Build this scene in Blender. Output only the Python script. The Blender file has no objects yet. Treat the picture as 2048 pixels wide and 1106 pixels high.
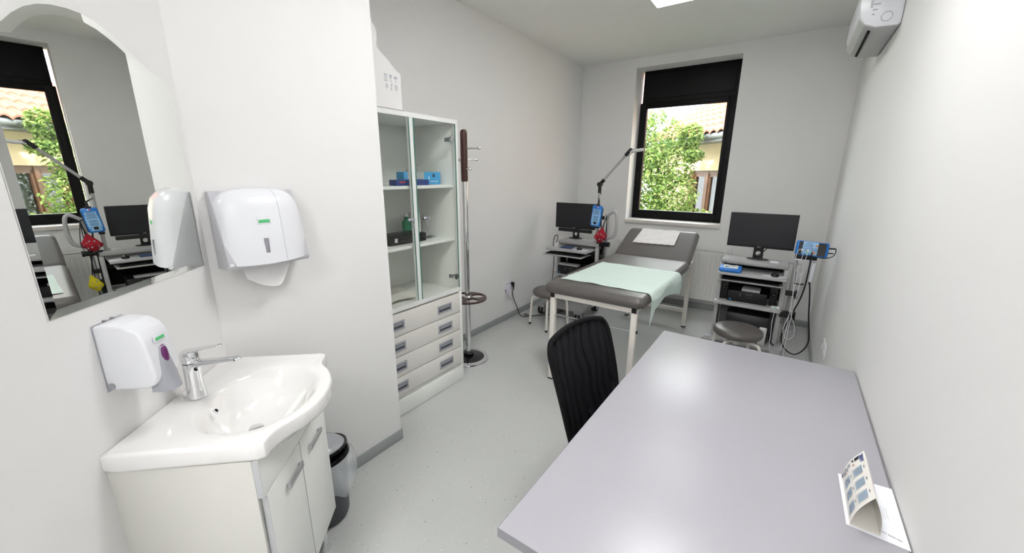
import bpy, bmesh, math, random
from mathutils import Matrix, Vector, Euler
random.seed(7)
S = bpy.context.scene
PI = math.pi
R = math.radians

# ------------------------------------------------------------------ camera
YAW, PITCH, ROLL, CAM_H = -0.6058, -0.25424, 0.00583, 1.6
cam_d = bpy.data.cameras.new('camera'); cam = bpy.data.objects.new('camera', cam_d)
S.collection.objects.link(cam)
cam_d.sensor_width = 36; cam_d.lens = 788.2 / 2048 * 36; cam_d.clip_start = 0.02
_f = Vector((math.sin(YAW)*math.cos(PITCH), math.cos(YAW)*math.cos(PITCH), math.sin(PITCH)))
_r = Vector((math.cos(YAW), -math.sin(YAW), 0)); _u = _r.cross(_f)
_r2 = _r*math.cos(ROLL) + _u*math.sin(ROLL); _u2 = _r2.cross(_f)
cam.matrix_world = Matrix(((_r2.x, _u2.x, -_f.x, 0), (_r2.y, _u2.y, -_f.y, 0), (_r2.z, _u2.z, -_f.z, CAM_H), (0, 0, 0, 1)))
S.camera = cam

# ------------------------------------------------------------------ light
S.view_settings.view_transform = 'Standard'
try: S.view_settings.look = 'None'
except Exception: pass
S.view_settings.gamma = 1; S.view_settings.use_curve_mapping = False
S.view_settings.exposure = 1.15
W = bpy.data.worlds.new('world'); S.world = W; W.use_nodes = True
W.node_tree.nodes['Background'].inputs[0].default_value = (0.93, 0.97, 1.0, 1)
W.node_tree.nodes['Background'].inputs[1].default_value = 4.0
sun_d = bpy.data.lights.new('sun', 'SUN'); sun_d.energy = 4.8; sun_d.angle = R(3); sun_d.color = (1, .95, .86)
sun = bpy.data.objects.new('sun', sun_d); S.collection.objects.link(sun)
sun.rotation_euler = (R(48), 0, R(-35))      # comes from behind the room, over its roof, onto the house opposite
PANEL_WATT = (4.2, 12.3, 23.5)               # emission strength of the three ceiling panels

# ------------------------------------------------------------------ materials
MATS = {}
def mat(name, col, rough=.5, metal=0., spec=.5, coat=0., bump=None, var=None, trans=0., ior=1.45, alpha=1.):
    m = bpy.data.materials.new(name); m.use_nodes = True; nt = m.node_tree; p = nt.nodes['Principled BSDF']
    p.inputs['Base Color'].default_value = (*col, 1); p.inputs['Roughness'].default_value = rough
    p.inputs['Metallic'].default_value = metal; p.inputs['Specular IOR Level'].default_value = spec
    p.inputs['Coat Weight'].default_value = coat; p.inputs['Transmission Weight'].default_value = trans
    p.inputs['IOR'].default_value = ior; p.inputs['Alpha'].default_value = alpha
    tc = nt.nodes.new('ShaderNodeTexCoord')
    if var:      # (scale, amount)
        n = nt.nodes.new('ShaderNodeTexNoise'); n.inputs['Scale'].default_value = var[0]; n.inputs['Detail'].default_value = 5
        nt.links.new(tc.outputs['Object'], n.inputs['Vector'])
        mx = nt.nodes.new('ShaderNodeMix'); mx.data_type = 'RGBA'
        a = [max(0, c*(1-var[1])) for c in col]; b = [min(1, c*(1+var[1])) for c in col]
        mx.inputs[6].default_value = (*a, 1); mx.inputs[7].default_value = (*b, 1)
        nt.links.new(n.outputs['Fac'], mx.inputs[0]); nt.links.new(mx.outputs[2], p.inputs['Base Color'])
    if bump:     # (scale, strength)
        n = nt.nodes.new('ShaderNodeTexNoise'); n.inputs['Scale'].default_value = bump[0]; n.inputs['Detail'].default_value = 3
        nt.links.new(tc.outputs['Object'], n.inputs['Vector'])
        b = nt.nodes.new('ShaderNodeBump'); b.inputs['Strength'].default_value = bump[1]; b.inputs['Distance'].default_value = .01
        nt.links.new(n.outputs['Fac'], b.inputs['Height']); nt.links.new(b.outputs[0], p.inputs['Normal'])
    MATS[name] = m
    return m
wall_m = mat('wall_paint', (.80, .795, .79), .75, spec=.25, bump=(220, .02))
ceil_m = mat('ceiling_paint', (.84, .845, .83), .85, spec=.2, bump=(200, .02))
base_m = mat('baseboard_vinyl', (.33, .35, .35), .45, var=(14, .08))
white_gloss = mat('white_lacquer', (.80, .81, .80), .28, var=(3, .01))
white_lam = mat('white_laminate', (.84, .85, .82), .38, var=(30, .01))
cream_lam = mat('cream_laminate', (.74, .72, .685), .38, var=(30, .012))
edge_grey = mat('grey_edge_band', (.50, .51, .53), .45)
ceramic = mat('white_ceramic', (.84, .83, .82), .08, coat=.5)
chrome = mat('chrome', (.78, .79, .81), .08, metal=1)
steel = mat('brushed_steel', (.55, .56, .58), .28, metal=1)
plastic_w = mat('white_plastic', (.78, .79, .83), .22, var=(4, .01))
plastic_g = mat('grey_plastic', (.36, .37, .41), .4)
plastic_lg = mat('light_grey_plastic', (.60, .60, .60), .45)
plastic_smoke = mat('smoked_plastic', (.28, .28, .31), .3)
purple = mat('purple_plastic', (.15, .03, .14), .15)
green_print = mat('green_print', (.10, .55, .20), .5)
black = mat('black_plastic', (.007, .007, .008), .42)
black_gloss = mat('black_gloss', (.008, .008, .009), .12)
black_matte = mat('black_matte', (.006, .006, .007), .75, spec=.2)
rubber = mat('black_rubber', (.01, .01, .012), .6)
screen_m = mat('dark_screen', (.010, .0105, .014), .4)
desk_m = mat('grey_desk_laminate', (.40, .39, .43), .28, spec=.6, bump=(900, .05), var=(60, .02))
desk_edge = mat('grey_desk_edge', (.25, .25, .27), .4)
taupe = mat('taupe_leatherette', (.105, .095, .09), .36, spec=.8, bump=(500, .06), var=(8, .05))
cream_metal = mat('cream_powder_coat', (.78, .74, .69), .35, var=(20, .01))
cart_m = mat('grey_cart_steel', (.36, .36, .36), .42, var=(12, .03))
cart_l = mat('pale_cart_steel', (.43, .43, .435), .38, var=(12, .02))
cart_d = mat('dark_cart_panel', (.20, .205, .215), .5)
blue = mat('blue_plastic', (.02, .19, .62), .35)
blue_l = mat('pale_blue_panel', (.30, .56, .82), .4)
navy = mat('navy_cardboard', (.025, .05, .22), .45)
sky_card = mat('sky_blue_cardboard', (.07, .38, .72), .45)
card_w = mat('white_cardboard', (.78, .77, .77), .6, var=(6, .02))
card_g = mat('grey_cardboard', (.42, .44, .45), .6)
orange = mat('orange_plastic', (.80, .22, .03), .4)
red_net = mat('red_fabric', (.36, .006, .02), .75, bump=(160, .5), var=(120, .35))
yellow_net = mat('yellow_fabric', (.80, .66, .02), .75, bump=(160, .5), var=(120, .3))
wood = mat('dark_red_wood', (.055, .016, .012), .25, var=(30, .4), coat=.3)
brown_tray = mat('brown_wood_tray', (.045, .018, .014), .3)
paper = mat('white_paper', (.86, .87, .92), .6)
paper_c = mat('cream_paper', (.84, .81, .76), .6)
ink = mat('dark_ink', (.05, .06, .10), .6)
ink_blue = mat('blue_ink', (.25, .45, .65), .6)
ink_pale = mat('pale_blue_tint', (.62, .74, .86), .6)
ink_red = mat('red_ink', (.55, .06, .05), .6)
ink_grey = mat('grey_ink', (.45, .47, .52), .6)
towel_m = mat('white_cotton', (.82, .80, .79), .85, bump=(60, .3))
sheet_m = mat('mint_disposable_sheet', (.62, .74, .69), .62, bump=(14, .35), var=(10, .03))
rad_m = mat('radiator_enamel', (.74, .735, .715), .4)
sill_m = mat('stone_sill', (.74, .70, .66), .35, var=(18, .06))
frame_b = mat('black_window_frame', (.003, .003, .0035), .5, spec=.25)
socket_m = mat('socket_plastic', (.78, .78, .80), .3)
bin_m = mat('dark_grey_bin', (.055, .06, .068), .4)
bag_m = mat('clear_bin_liner', (.75, .78, .82), .25, alpha=.45, bump=(30, .8))
stucco = mat('beige_stucco', (.76, .58, .38), .85, var=(3, .2), bump=(60, .3))
tile_m = mat('red_roof_tile', (.34, .10, .065), .7, var=(9, .25))
fascia_m = mat('grey_gutter', (.16, .17, .18), .6)
brown_w = mat('brown_window_wood', (.20, .085, .035), .45, var=(14, .3))
bark = mat('bark', (.07, .045, .03), .9)
ground_m = mat('garden_soil', (.10, .13, .05), .95, var=(4, .3))
curtain_m = mat('white_lace_curtain', (.75, .76, .78), .8, var=(25, .3))
room_dark = mat('dark_room', (.03, .03, .03), .8)

def leaf_mat(name, a, b):
    m = mat(name, a, .5); nt = m.node_tree; p = nt.nodes['Principled BSDF']
    g = nt.nodes.new('ShaderNodeNewGeometry'); mx = nt.nodes.new('ShaderNodeMix'); mx.data_type = 'RGBA'
    mx.inputs[6].default_value = (*a, 1); mx.inputs[7].default_value = (*b, 1)
    nt.links.new(g.outputs['Random Per Island'], mx.inputs[0]); nt.links.new(mx.outputs[2], p.inputs['Base Color'])
    t = nt.nodes.new('ShaderNodeBsdfTranslucent'); nt.links.new(mx.outputs[2], t.inputs[0])
    ms = nt.nodes.new('ShaderNodeMixShader'); ms.inputs[0].default_value = .45
    out = nt.nodes['Material Output']
    nt.links.new(p.outputs[0], ms.inputs[1]); nt.links.new(t.outputs[0], ms.inputs[2]); nt.links.new(ms.outputs[0], out.inputs[0])
    return m
leaf_m = leaf_mat('leaves', (.045, .12, .02), (.40, .52, .16))

def floor_mat():
    m = mat('speckled_vinyl', (.52, .535, .52), .17, coat=.25); nt = m.node_tree; p = nt.nodes['Principled BSDF']
    tc = nt.nodes.new('ShaderNodeTexCoord'); cur = None
    n = nt.nodes.new('ShaderNodeTexNoise'); n.inputs['Scale'].default_value = 2.2; nt.links.new(tc.outputs['Object'], n.inputs['Vector'])
    mx = nt.nodes.new('ShaderNodeMix'); mx.data_type = 'RGBA'
    mx.inputs[6].default_value = (.50, .515, .50, 1); mx.inputs[7].default_value = (.56, .57, .56, 1)
    nt.links.new(n.outputs['Fac'], mx.inputs[0]); cur = mx.outputs[2]
    for sc, thr, keep, col in ((30, .075, .34, (.05, .05, .06)), (52, .10, .4, (.85, .85, .83)), (80, .12, .35, (.20, .21, .23))):
        v = nt.nodes.new('ShaderNodeTexVoronoi'); v.inputs['Scale'].default_value = sc; nt.links.new(tc.outputs['Object'], v.inputs['Vector'])
        lt = nt.nodes.new('ShaderNodeMath'); lt.operation = 'LESS_THAN'; lt.inputs[1].default_value = thr; nt.links.new(v.outputs['Distance'], lt.inputs[0])
        sp = nt.nodes.new('ShaderNodeSeparateColor'); nt.links.new(v.outputs['Color'], sp.inputs[0])
        l2 = nt.nodes.new('ShaderNodeMath'); l2.operation = 'LESS_THAN'; l2.inputs[1].default_value = keep; nt.links.new(sp.outputs[0], l2.inputs[0])
        mu = nt.nodes.new('ShaderNodeMath'); mu.operation = 'MULTIPLY'; nt.links.new(lt.outputs[0], mu.inputs[0]); nt.links.new(l2.outputs[0], mu.inputs[1])
        m2 = nt.nodes.new('ShaderNodeMix'); m2.data_type = 'RGBA'; m2.inputs[7].default_value = (*col, 1)
        nt.links.new(cur, m2.inputs[6]); nt.links.new(mu.outputs[0], m2.inputs[0]); cur = m2.outputs[2]
    nt.links.new(cur, p.inputs['Base Color'])
    return m
floor_m = floor_mat()

def glass_mat(name, tint, gloss):
    m = bpy.data.materials.new(name); m.use_nodes = True; nt = m.node_tree; nt.nodes.remove(nt.nodes['Principled BSDF'])
    t = nt.nodes.new('ShaderNodeBsdfTransparent'); t.inputs[0].default_value = (*tint, 1)
    g = nt.nodes.new('ShaderNodeBsdfGlossy'); g.inputs['Roughness'].default_value = .01
    lw = nt.nodes.new('ShaderNodeLayerWeight'); lw.inputs[0].default_value = .5
    pw = nt.nodes.new('ShaderNodeMath'); pw.operation = 'POWER'; pw.inputs[1].default_value = 4.5; nt.links.new(lw.outputs['Facing'], pw.inputs[0])
    mu = nt.nodes.new('ShaderNodeMath'); mu.operation = 'MULTIPLY_ADD'; mu.inputs[1].default_value = .8*gloss; mu.inputs[2].default_value = .035*gloss
    nt.links.new(pw.outputs[0], mu.inputs[0])
    ms = nt.nodes.new('ShaderNodeMixShader'); nt.links.new(mu.outputs[0], ms.inputs[0])
    nt.links.new(t.outputs[0], ms.inputs[1]); nt.links.new(g.outputs[0], ms.inputs[2]); nt.links.new(ms.outputs[0], nt.nodes['Material Output'].inputs[0])
    return m
win_glass = glass_mat('window_glass', (.97, .98, .97), 1)
cab_glass = glass_mat('cabinet_glass', (.985, .993, .982), .55)
glass_edge = mat('green_glass_edge', (.05, .22, .15), .15)
green_bottle = mat('green_glass_bottle', (.02, .25, .12), .12, alpha=.8)
clear_pl = glass_mat('clear_plastic', (.90, .94, .92), 1)
mirror_m = mat('mirror_silver', (.90, .92, .89), .0, metal=1)

def mesh_fabric():
    m = mat('black_mesh_fabric', (.010, .010, .012), .7, spec=.2); nt = m.node_tree; p = nt.nodes['Principled BSDF']
    tc = nt.nodes.new('ShaderNodeTexCoord'); w = nt.nodes.new('ShaderNodeTexWave'); w.bands_direction = 'Y'
    w.inputs['Scale'].default_value = 5.5; w.inputs['Distortion'].default_value = 5; w.inputs['Detail'].default_value = 0; w.inputs['Detail Scale'].default_value = 1.0
    nt.links.new(tc.outputs['Object'], w.inputs['Vector'])
    mr = nt.nodes.new('ShaderNodeMapRange'); mr.inputs[1].default_value = .45; mr.inputs[2].default_value = 1; mr.inputs[3].default_value = 1; mr.inputs[4].default_value = .72
    nt.links.new(w.outputs['Fac'], mr.inputs[0]); nt.links.new(mr.outputs[0], p.inputs['Alpha'])
    return m
mesh_m = mesh_fabric()

def emit_mat(name, strength):
    m = bpy.data.materials.new(name); m.use_nodes = True; nt = m.node_tree; nt.nodes.remove(nt.nodes['Principled BSDF'])
    e = nt.nodes.new('ShaderNodeEmission'); e.inputs[0].default_value = (1, .995, .98, 1); e.inputs[1].default_value = strength
    nt.links.new(e.outputs[0], nt.nodes['Material Output'].inputs[0]); return m

# ------------------------------------------------------------------ mesh helpers
COL = S.collection
class MB:
    def __init__(s): s.bm = bmesh.new()
    def _new(s, before, M=None, mi=0):
        vs = [v for v in s.bm.verts if v not in before]
        if M is not None: bmesh.ops.transform(s.bm, matrix=M, verts=vs)
        return vs
    def box(s, lo, hi, bev=0, seg=2, M=None, only=None):
        tmp = bmesh.new()
        bmesh.ops.create_cube(tmp, size=1)
        c = [(a+b)/2 for a, b in zip(lo, hi)]; d = [abs(b-a) for a, b in zip(lo, hi)]
        bmesh.ops.transform(tmp, matrix=Matrix.Translation(c) @ Matrix.Diagonal((*d, 1)), verts=tmp.verts)
        if bev:
            ed = tmp.edges if only is None else [e for e in tmp.edges if abs((e.verts[0].co-e.verts[1].co).normalized()[only]) > .9]
            bmesh.ops.bevel(tmp, geom=list(ed), offset=min(bev, min(d)*.49), segments=seg, profile=.5, affect='EDGES')
        return s.merge(tmp, M)
    def merge(s, tmp, M=None):
        if M is not None: bmesh.ops.transform(tmp, matrix=M, verts=tmp.verts)
        me = bpy.data.meshes.new('t'); tmp.to_mesh(me); tmp.free(); s.bm.from_mesh(me); bpy.data.meshes.remove(me)
        return s
    def cyl(s, p0, p1, r0, r1=None, seg=24, cap=True):
        p0, p1 = Vector(p0), Vector(p1); r1 = r0 if r1 is None else r1
        d = p1-p0; q = d.to_track_quat('Z', 'Y').to_matrix().to_4x4()
        tmp = bmesh.new(); bmesh.ops.create_cone(tmp, cap_ends=cap, segments=seg, radius1=r0, radius2=r1, depth=d.length)
        return s.merge(tmp, Matrix.Translation((p0+p1)/2) @ q)
    def ball(s, c, r, sc=(1, 1, 1), seg=20):
        tmp = bmesh.new(); bmesh.ops.create_uvsphere(tmp, u_segments=seg, v_segments=seg//2+2, radius=r)
        return s.merge(tmp, Matrix.Translation(c) @ Matrix.Diagonal((*sc, 1)))
    def lathe(s, prof, c=(0, 0, 0), seg=40, sx=1, sy=1, M=None):
        tmp = bmesh.new(); rings = []
        for r, z in prof:
            if r < 1e-6: rings.append([tmp.verts.new((0, 0, z))])
            else: rings.append([tmp.verts.new((r*math.cos(2*PI*i/seg)*sx, r*math.sin(2*PI*i/seg)*sy, z)) for i in range(seg)])
        for a, b in zip(rings, rings[1:]):
            for i in range(seg):
                j = (i+1) % seg
                vs = [a[i % len(a)], a[j % len(a)], b[j % len(b)], b[i % len(b)]]; u = []
                for v in vs:
                    if v not in u: u.append(v)
                if len(u) > 2: tmp.faces.new(u)
        bmesh.ops.recalc_face_normals(tmp, faces=tmp.faces)
        return s.merge(tmp, Matrix.Translation(c) @ (M or Matrix()))
    def tube(s, pts, r, seg=10, smooth=0):
        pts = [Vector(p) for p in pts]
        for _ in range(smooth):
            n = [pts[0]]
            for a, b in zip(pts, pts[1:]): n += [a*.75+b*.25, a*.25+b*.75]
            n.append(pts[-1]); pts = n
        tmp = bmesh.new(); rings = []; up = None
        for i, p in enumerate(pts):
            t = (pts[min(i+1, len(pts)-1)]-pts[max(i-1, 0)]).normalized()
            if up is None: up = Vector((0, 0, 1)) if abs(t.z) < .9 else Vector((1, 0, 0))
            a = t.cross(up)
            if a.length < 1e-5: a = t.orthogonal()
            a.normalize(); b = a.cross(t).normalized(); up = b
            rr = r[min(len(r)-1, round(i/(len(pts)-1)*(len(r)-1)))] if isinstance(r, (list, tuple)) else r
            rings.append([tmp.verts.new(p + a*math.cos(2*PI*k/seg)*rr + b*math.sin(2*PI*k/seg)*rr) for k in range(seg)])
        for a, b in zip(rings, rings[1:]):
            for k in range(seg): tmp.faces.new((a[k], a[(k+1) % seg], b[(k+1) % seg], b[k]))
        tmp.faces.new(rings[0][::-1]); tmp.faces.new(rings[-1])
        bmesh.ops.recalc_face_normals(tmp, faces=tmp.faces)
        return s.merge(tmp)
    def prism(s, poly, axis, a, b, bev=0, seg=2, M=None):
        """polygon in the two other axes (order x,y,z minus axis), extruded from a to b along axis"""
        tmp = bmesh.new()
        def pt(p, h):
            q = list(p); q.insert(axis, h); return q
        va = [tmp.verts.new(pt(p, a)) for p in poly]; vb = [tmp.verts.new(pt(p, b)) for p in poly]
        tmp.faces.new(va); tmp.faces.new(vb[::-1])
        n = len(poly)
        for i in range(n): tmp.faces.new((va[i], vb[i], vb[(i+1) % n], va[(i+1) % n]))
        bmesh.ops.recalc_face_normals(tmp, faces=tmp.faces)
        if bev: bmesh.ops.bevel(tmp, geom=list(tmp.edges), offset=bev, segments=seg, profile=.5, affect='EDGES')
        return s.merge(tmp, M)
    def grid(s, P, thick=0):
        """P[i][j] points"""
        tmp = bmesh.new(); V = [[tmp.verts.new(p) for p in row] for row in P]
        for i in range(len(V)-1):
            for j in range(len(V[0])-1): tmp.faces.new((V[i][j], V[i+1][j], V[i+1][j+1], V[i][j+1]))
        bmesh.ops.recalc_face_normals(tmp, faces=tmp.faces)
        if thick: bmesh.ops.solidify(tmp, geom=tmp.faces[:], thickness=thick)
        return s.merge(tmp)
    def build(s, name, m, parent=None, local=False, ang=40, loc=None):
        me = bpy.data.meshes.new(name)
        if parent is not None and not local:
            s.bm.transform(root_matrix(parent).inverted())
        if parent is None and loc is not None: s.bm.transform(Matrix.Translation(-Vector(loc)))
        s.bm.to_mesh(me); s.bm.free()
        for p in me.polygons: p.use_smooth = True
        try: me.set_sharp_from_angle(angle=R(ang))
        except Exception: pass
        me.materials.append(m)
        o = bpy.data.objects.new(name, me); COL.objects.link(o)
        if parent is not None: o.parent = parent
        elif loc is not None: o.location = loc
        return o
def root_matrix(o):
    while o.parent is not None: o = o.parent
    return Matrix.Translation(o.location) @ o.rotation_euler.to_matrix().to_4x4()
def tag(o, label, cat, group=None, kind=None):
    o['label'] = label; o['category'] = cat
    if group: o['group'] = group
    if kind: o['kind'] = kind
    return o
def thing(name, label, cat, loc=(0, 0, 0), rz=0, group=None):
    o = bpy.data.objects.new(name, None); o.empty_display_size = .1; COL.objects.link(o)
    o.location = loc; o.rotation_euler = (0, 0, rz)
    return tag(o, label, cat, group)
def struct(name, mb, m, **k):
    o = mb.build(name, m, **k); o['kind'] = 'structure'; return o
def copy_tree(src, parent=None):
    c = src.copy(); COL.objects.link(c)
    if parent is not None: c.parent = parent
    for ch in list(src.children): copy_tree(ch, c)
    return c
def text(name, body, size, m, parent, M, extrude=.0003, local=False, bold=0):
    cu = bpy.data.curves.new(name, 'FONT'); cu.body = body; cu.size = size; cu.align_x = 'CENTER'; cu.align_y = 'CENTER'; cu.extrude = extrude
    cu.offset = bold
    o = bpy.data.objects.new(name+'_curve', cu); COL.objects.link(o)
    dg = bpy.context.evaluated_depsgraph_get(); me = bpy.data.meshes.new_from_object(o.evaluated_get(dg))
    bpy.data.objects.remove(o)
    tmp = bmesh.new(); tmp.from_mesh(me); bpy.data.meshes.remove(me)
    b = MB(); b.merge(tmp, M)
    return b.build(name, m, parent, local=local)
def basis(o, x, y):
    """matrix with local x, y directions and origin"""
    x = Vector(x).normalized(); y = Vector(y).normalized(); z = x.cross(y).normalized(); y = z.cross(x)
    return Matrix(((x.x, y.x, z.x, o[0]), (x.y, y.y, z.y, o[1]), (x.z, y.z, z.z, o[2]), (0, 0, 0, 1)))

# ------------------------------------------------------------------ room shell
XR, YB, XL, XP, YJ, ZC = 0.36, 5.14, -2.45, -1.772, 1.36, 2.95
CX, CY = -1.772, 0.542                 # corner of mirror wall and dispenser wall
AZ = R(-47.7)                            # mirror wall frame: local x runs along the wall towards the camera, local y out of it
MWM = Matrix.Translation((CX, CY, 0)) @ Matrix.Rotation(AZ, 4, 'Z')
EX, EY = (MWM @ Vector((1.3, 0, 0)))[:2]
YR = -2.2
struct('floor', MB().box((-2.7, YR-.1, -.1), (XR+.2, YB+.35, 0)), floor_m)
struct('ceiling', MB().box((-2.7, YR-.1, ZC), (XR+.2, YB+.35, ZC+.15)), ceil_m)
struct('wall_right', MB().box((XR, YR-.1, 0), (XR+.2, YB+.35, ZC)), wall_m)
struct('wall_rear', MB().box((-2.7, YR-.15, 0), (XR+.2, YR, ZC)), wall_m)
WX0, WX1, WZ0, WZ1 = -1.75, -.628, 1.0, 2.842
b = MB()
b.box((-2.7, YB, 0), (WX0, YB+.35, ZC)); b.box((WX1, YB, 0), (XR+.2, YB+.35, ZC))
b.box((WX0, YB, 0), (WX1, YB+.35, WZ0)); b.box((WX0, YB, WZ1), (WX1, YB+.35, ZC))
struct('wall_back', b, wall_m)
struct('wall_left', MB().box((-2.7, YJ, 0), (XL, YB+.35, ZC)), wall_m)
struct('wall_dispenser_side', MB().prism([(XP, YJ), (-2.7, YJ), (-2.7, CY), (CX, CY)], 2, 0, ZC), wall_m)
struct('wall_mirror_side', MB().prism([(CX, CY), (-2.7, CY), (-2.7, EY), (EX, EY)], 2, 0, ZC), wall_m)
struct('wall_entry_side', MB().prism([(EX, EY), (-2.7, EY), (-2.7, YR-.1), (EX, YR-.1)], 2, 0, ZC), wall_m)
# coved vinyl baseboards
H = .07
struct('baseboard_left', MB().box((XL, YJ, 0), (XL+.008, YB, H), .003), base_m)
struct('baseboard_back', MB().box((XL, YB-.008, 0), (XR, YB, H), .003), base_m)
struct('baseboard_right', MB().box((XR-.008, YR, 0), (XR, YB, H), .003), base_m)
struct('baseboard_dispenser_side', MB().box((XP, CY, 0), (XP+.008, YJ, H), .003).box((XP-.6, YJ, 0), (XP+.008, YJ+.008, H), .003), base_m)
struct('baseboard_mirror_side', MB().box((0, 0, 0), (1.3, .008, H), .003, M=MWM), base_m)

# window: deep reveal, black frame, shutter box, glass
win = bpy.data.objects.new('window_1', None); COL.objects.link(win); win.location = (WX0, YB, WZ0); win['kind'] = 'structure'
FY = YB+.21
struct('window_sill', MB().box((WX0-.0, YB-.035, WZ0), (WX1+.005, YB+.25, WZ0+.042), .004), sill_m, parent=win)
b = MB()
zb, zt, gl, gr, gb, gt = 1.042, 2.47, -1.655, -.745, 1.145, 2.41
b.box((WX0+.012, FY, zb), (gl-.0, FY+.07, zt), .004); b.box((gr, FY, zb), (WX1-.0, FY+.07, zt), .004)
b.box((gl, FY, zb), (gr, FY+.07, gb), .004); b.box((gl, FY, gt), (gr, FY+.07, zt), .004)
for (x0, x1, z0, z1) in ((gl-.02, gl+.006, gb-.02, gt+.02), (gr-.006, gr+.02, gb-.02, gt+.02), (gl, gr, gb-.02, gb+.006), (gl, gr, gt-.006, gt+.02)):
    b.box((x0, FY-.012, z0), (x1, FY+.02, z1), .003)
struct('window_frame', b, frame_b, parent=win)
struct('glazing_bead', MB().box((gl, FY+.0, gb), (gr, FY+.03, gb+.008)), mat('pale_bead', (.6, .6, .58), .4), parent=win)
b = MB(); b.box((WX0+.03, FY+.02, 2.47), (WX1, FY+.1, WZ1), .003); b.box((WX0+.07, FY+.008, 2.52), (WX1-.06, FY+.03, 2.80), .006)
struct('shutter_box', b, frame_b, parent=win)
struct('glass', MB().box((gl, FY+.045, gb), (gr, FY+.051, gt)), win_glass, parent=win)

# ------------------------------------------------------------------ ceiling panels
def panel(x0, y0, x1, y1, label, strength):
    t = thing('ceiling_light', label, 'ceiling light', ((x0+x1)/2, (y0+y1)/2, ZC), 0, 'square ceiling light panels')
    b = MB(); w = .012
    b.box((x0, y0, ZC-.018), (x1, y0+w, ZC)); b.box((x0, y1-w, ZC-.018), (x1, y1, ZC))
    b.box((x0, y0+w, ZC-.018), (x0+w, y1-w, ZC)); b.box((x1-w, y0+w, ZC-.018), (x1, y1-w, ZC))
    b.build('frame', white_gloss, t)
    MB().box((x0+w, y0+w, ZC-.012), (x1-w, y1-w, ZC-.002)).build('diffuser', emit_mat('lit_diffuser', strength), t)
panel(-1.147, 3.134, -.547, 3.734, 'lit square ceiling panel nearest the window', PANEL_WATT[0])
panel(-.80, 1.30, -.20, 1.90, 'added square fill panel on the ceiling above the desk, unseen', PANEL_WATT[1])  # added fill light out of view, placed to reach into the glass cabinet
panel(-.55, -1.7, .05, -1.1, 'added square fill panel on the ceiling behind the camera, unseen', PANEL_WATT[2])  # unseen panel added to brighten the near walls

# ------------------------------------------------------------------ air conditioner
t = thing('air_conditioner', 'white wall-mounted air conditioner high on the right wall', 'air conditioner', (XR, 3.6, 2.42))
prof = [(.358, 2.425), (.345, 2.417), (.25, 2.422), (.20, 2.445), (.176, 2.48), (.166, 2.54), (.168, 2.66), (.20, 2.70), (.358, 2.705)]
MB().prism(prof, 1, 3.25, 4.0, .004).build('body', plastic_w, t)
MB().prism([(.348, 2.414), (.25, 2.419), (.20, 2.441), (.172, 2.478), (.18, 2.49), (.35, 2.43)], 1, 3.262, 3.988, .002).build('underside_panel', mat('ac_underside', (.5, .5, .5), .5), t)
MB().box((.226, 3.33, 2.417), (.238, 3.93, 2.43), M=None).build('air_slot', black_matte, t)
b = MB()
yf = 3.2485
for i, (z, w) in enumerate(((2.56, .026), (2.535, .03), (2.508, .02), (2.485, .012))):
    b.box((.225, yf-.0008, z), (.225+w, yf+.001, z+.006)); 
for i in range(9): b.box((.212, yf-.0008, 2.525+i*.009), (.222, yf+.001, 2.530+i*.009))
b.build('sticker_print', ink_grey, t)
b = MB(); b.tube([(.292+.024*math.cos(a/24*2*PI), yf, 2.468+.024*math.sin(a/24*2*PI)) for a in range(25)], .0016, 6)
b.build('round_mark', ink_grey, t)

# ------------------------------------------------------------------ mirror-wall furniture (local frame MWM)
def mw_thing(name, label, cat, x, z=0):
    p = MWM @ Vector((x, 0, z)); return thing(name, label, cat, p, AZ)
# mirror
t = mw_thing('mirror', 'frameless wall mirror with an arched top hanging above the washbasin', 'mirror', .30, 1.26)
out = [(.610, 1.267), (.610, 1.60), (.610, 1.888), (.570, 1.894), (.526, 1.905), (.50, 1.930), (.47, 1.952), (.435, 1.970), (.40, 1.981), (.36, 1.988), (.32, 1.990), (.28, 1.984), (.24, 1.970),
       (.205, 1.954), (.17, 1.934), (.14, 1.917), (.114, 1.904), (.07, 1.893), (.03, 1.888), (.03, 1.6), (.03, 1.267), (.32, 1.267)]
cx_, cz_ = .32, 1.6
def inset(poly, d):
    n = len(poly); r = []
    for i in range(n):
        a = Vector(poly[i-1]); p = Vector(poly[i]); c = Vector(poly[(i+1) % n])
        e1 = (p-a).normalized(); e2 = (c-p).normalized()
        n1 = Vector((-e1.y, e1.x)); n2 = Vector((-e2.y, e2.x)); m = n1+n2
        if m.length < 1e-6: m = n1
        m.normalize(); k = d/max(.5, m.dot(n1))
        q = p+m*k
        if (q-Vector((cx_, cz_))).length > (p-Vector((cx_, cz_))).length: q = p-m*k
        r.append((q.x, q.y))
    return r
inn = inset(out, .02)
bm = bmesh.new(); rings = []
for poly, y in ((out, .001), (out, .0035), (inn, .0065)):
    rings.append([bm.verts.new((p[0], y, p[1])) for p in poly])
n = len(out)
for a, c in zip(rings, rings[1:]):
    for i in range(n): bm.faces.new((a[i], a[(i+1) % n], c[(i+1) % n], c[i]))
bm.faces.new(rings[-1]); bm.faces.new(rings[0][::-1]); bmesh.ops.recalc_face_normals(bm, faces=bm.faces)
b = MB(); b.merge(bm, MWM)
o = b.build('silvered_glass', mirror_m, t, ang=1)
for p in o.data.polygons: p.use_smooth = False

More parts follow.
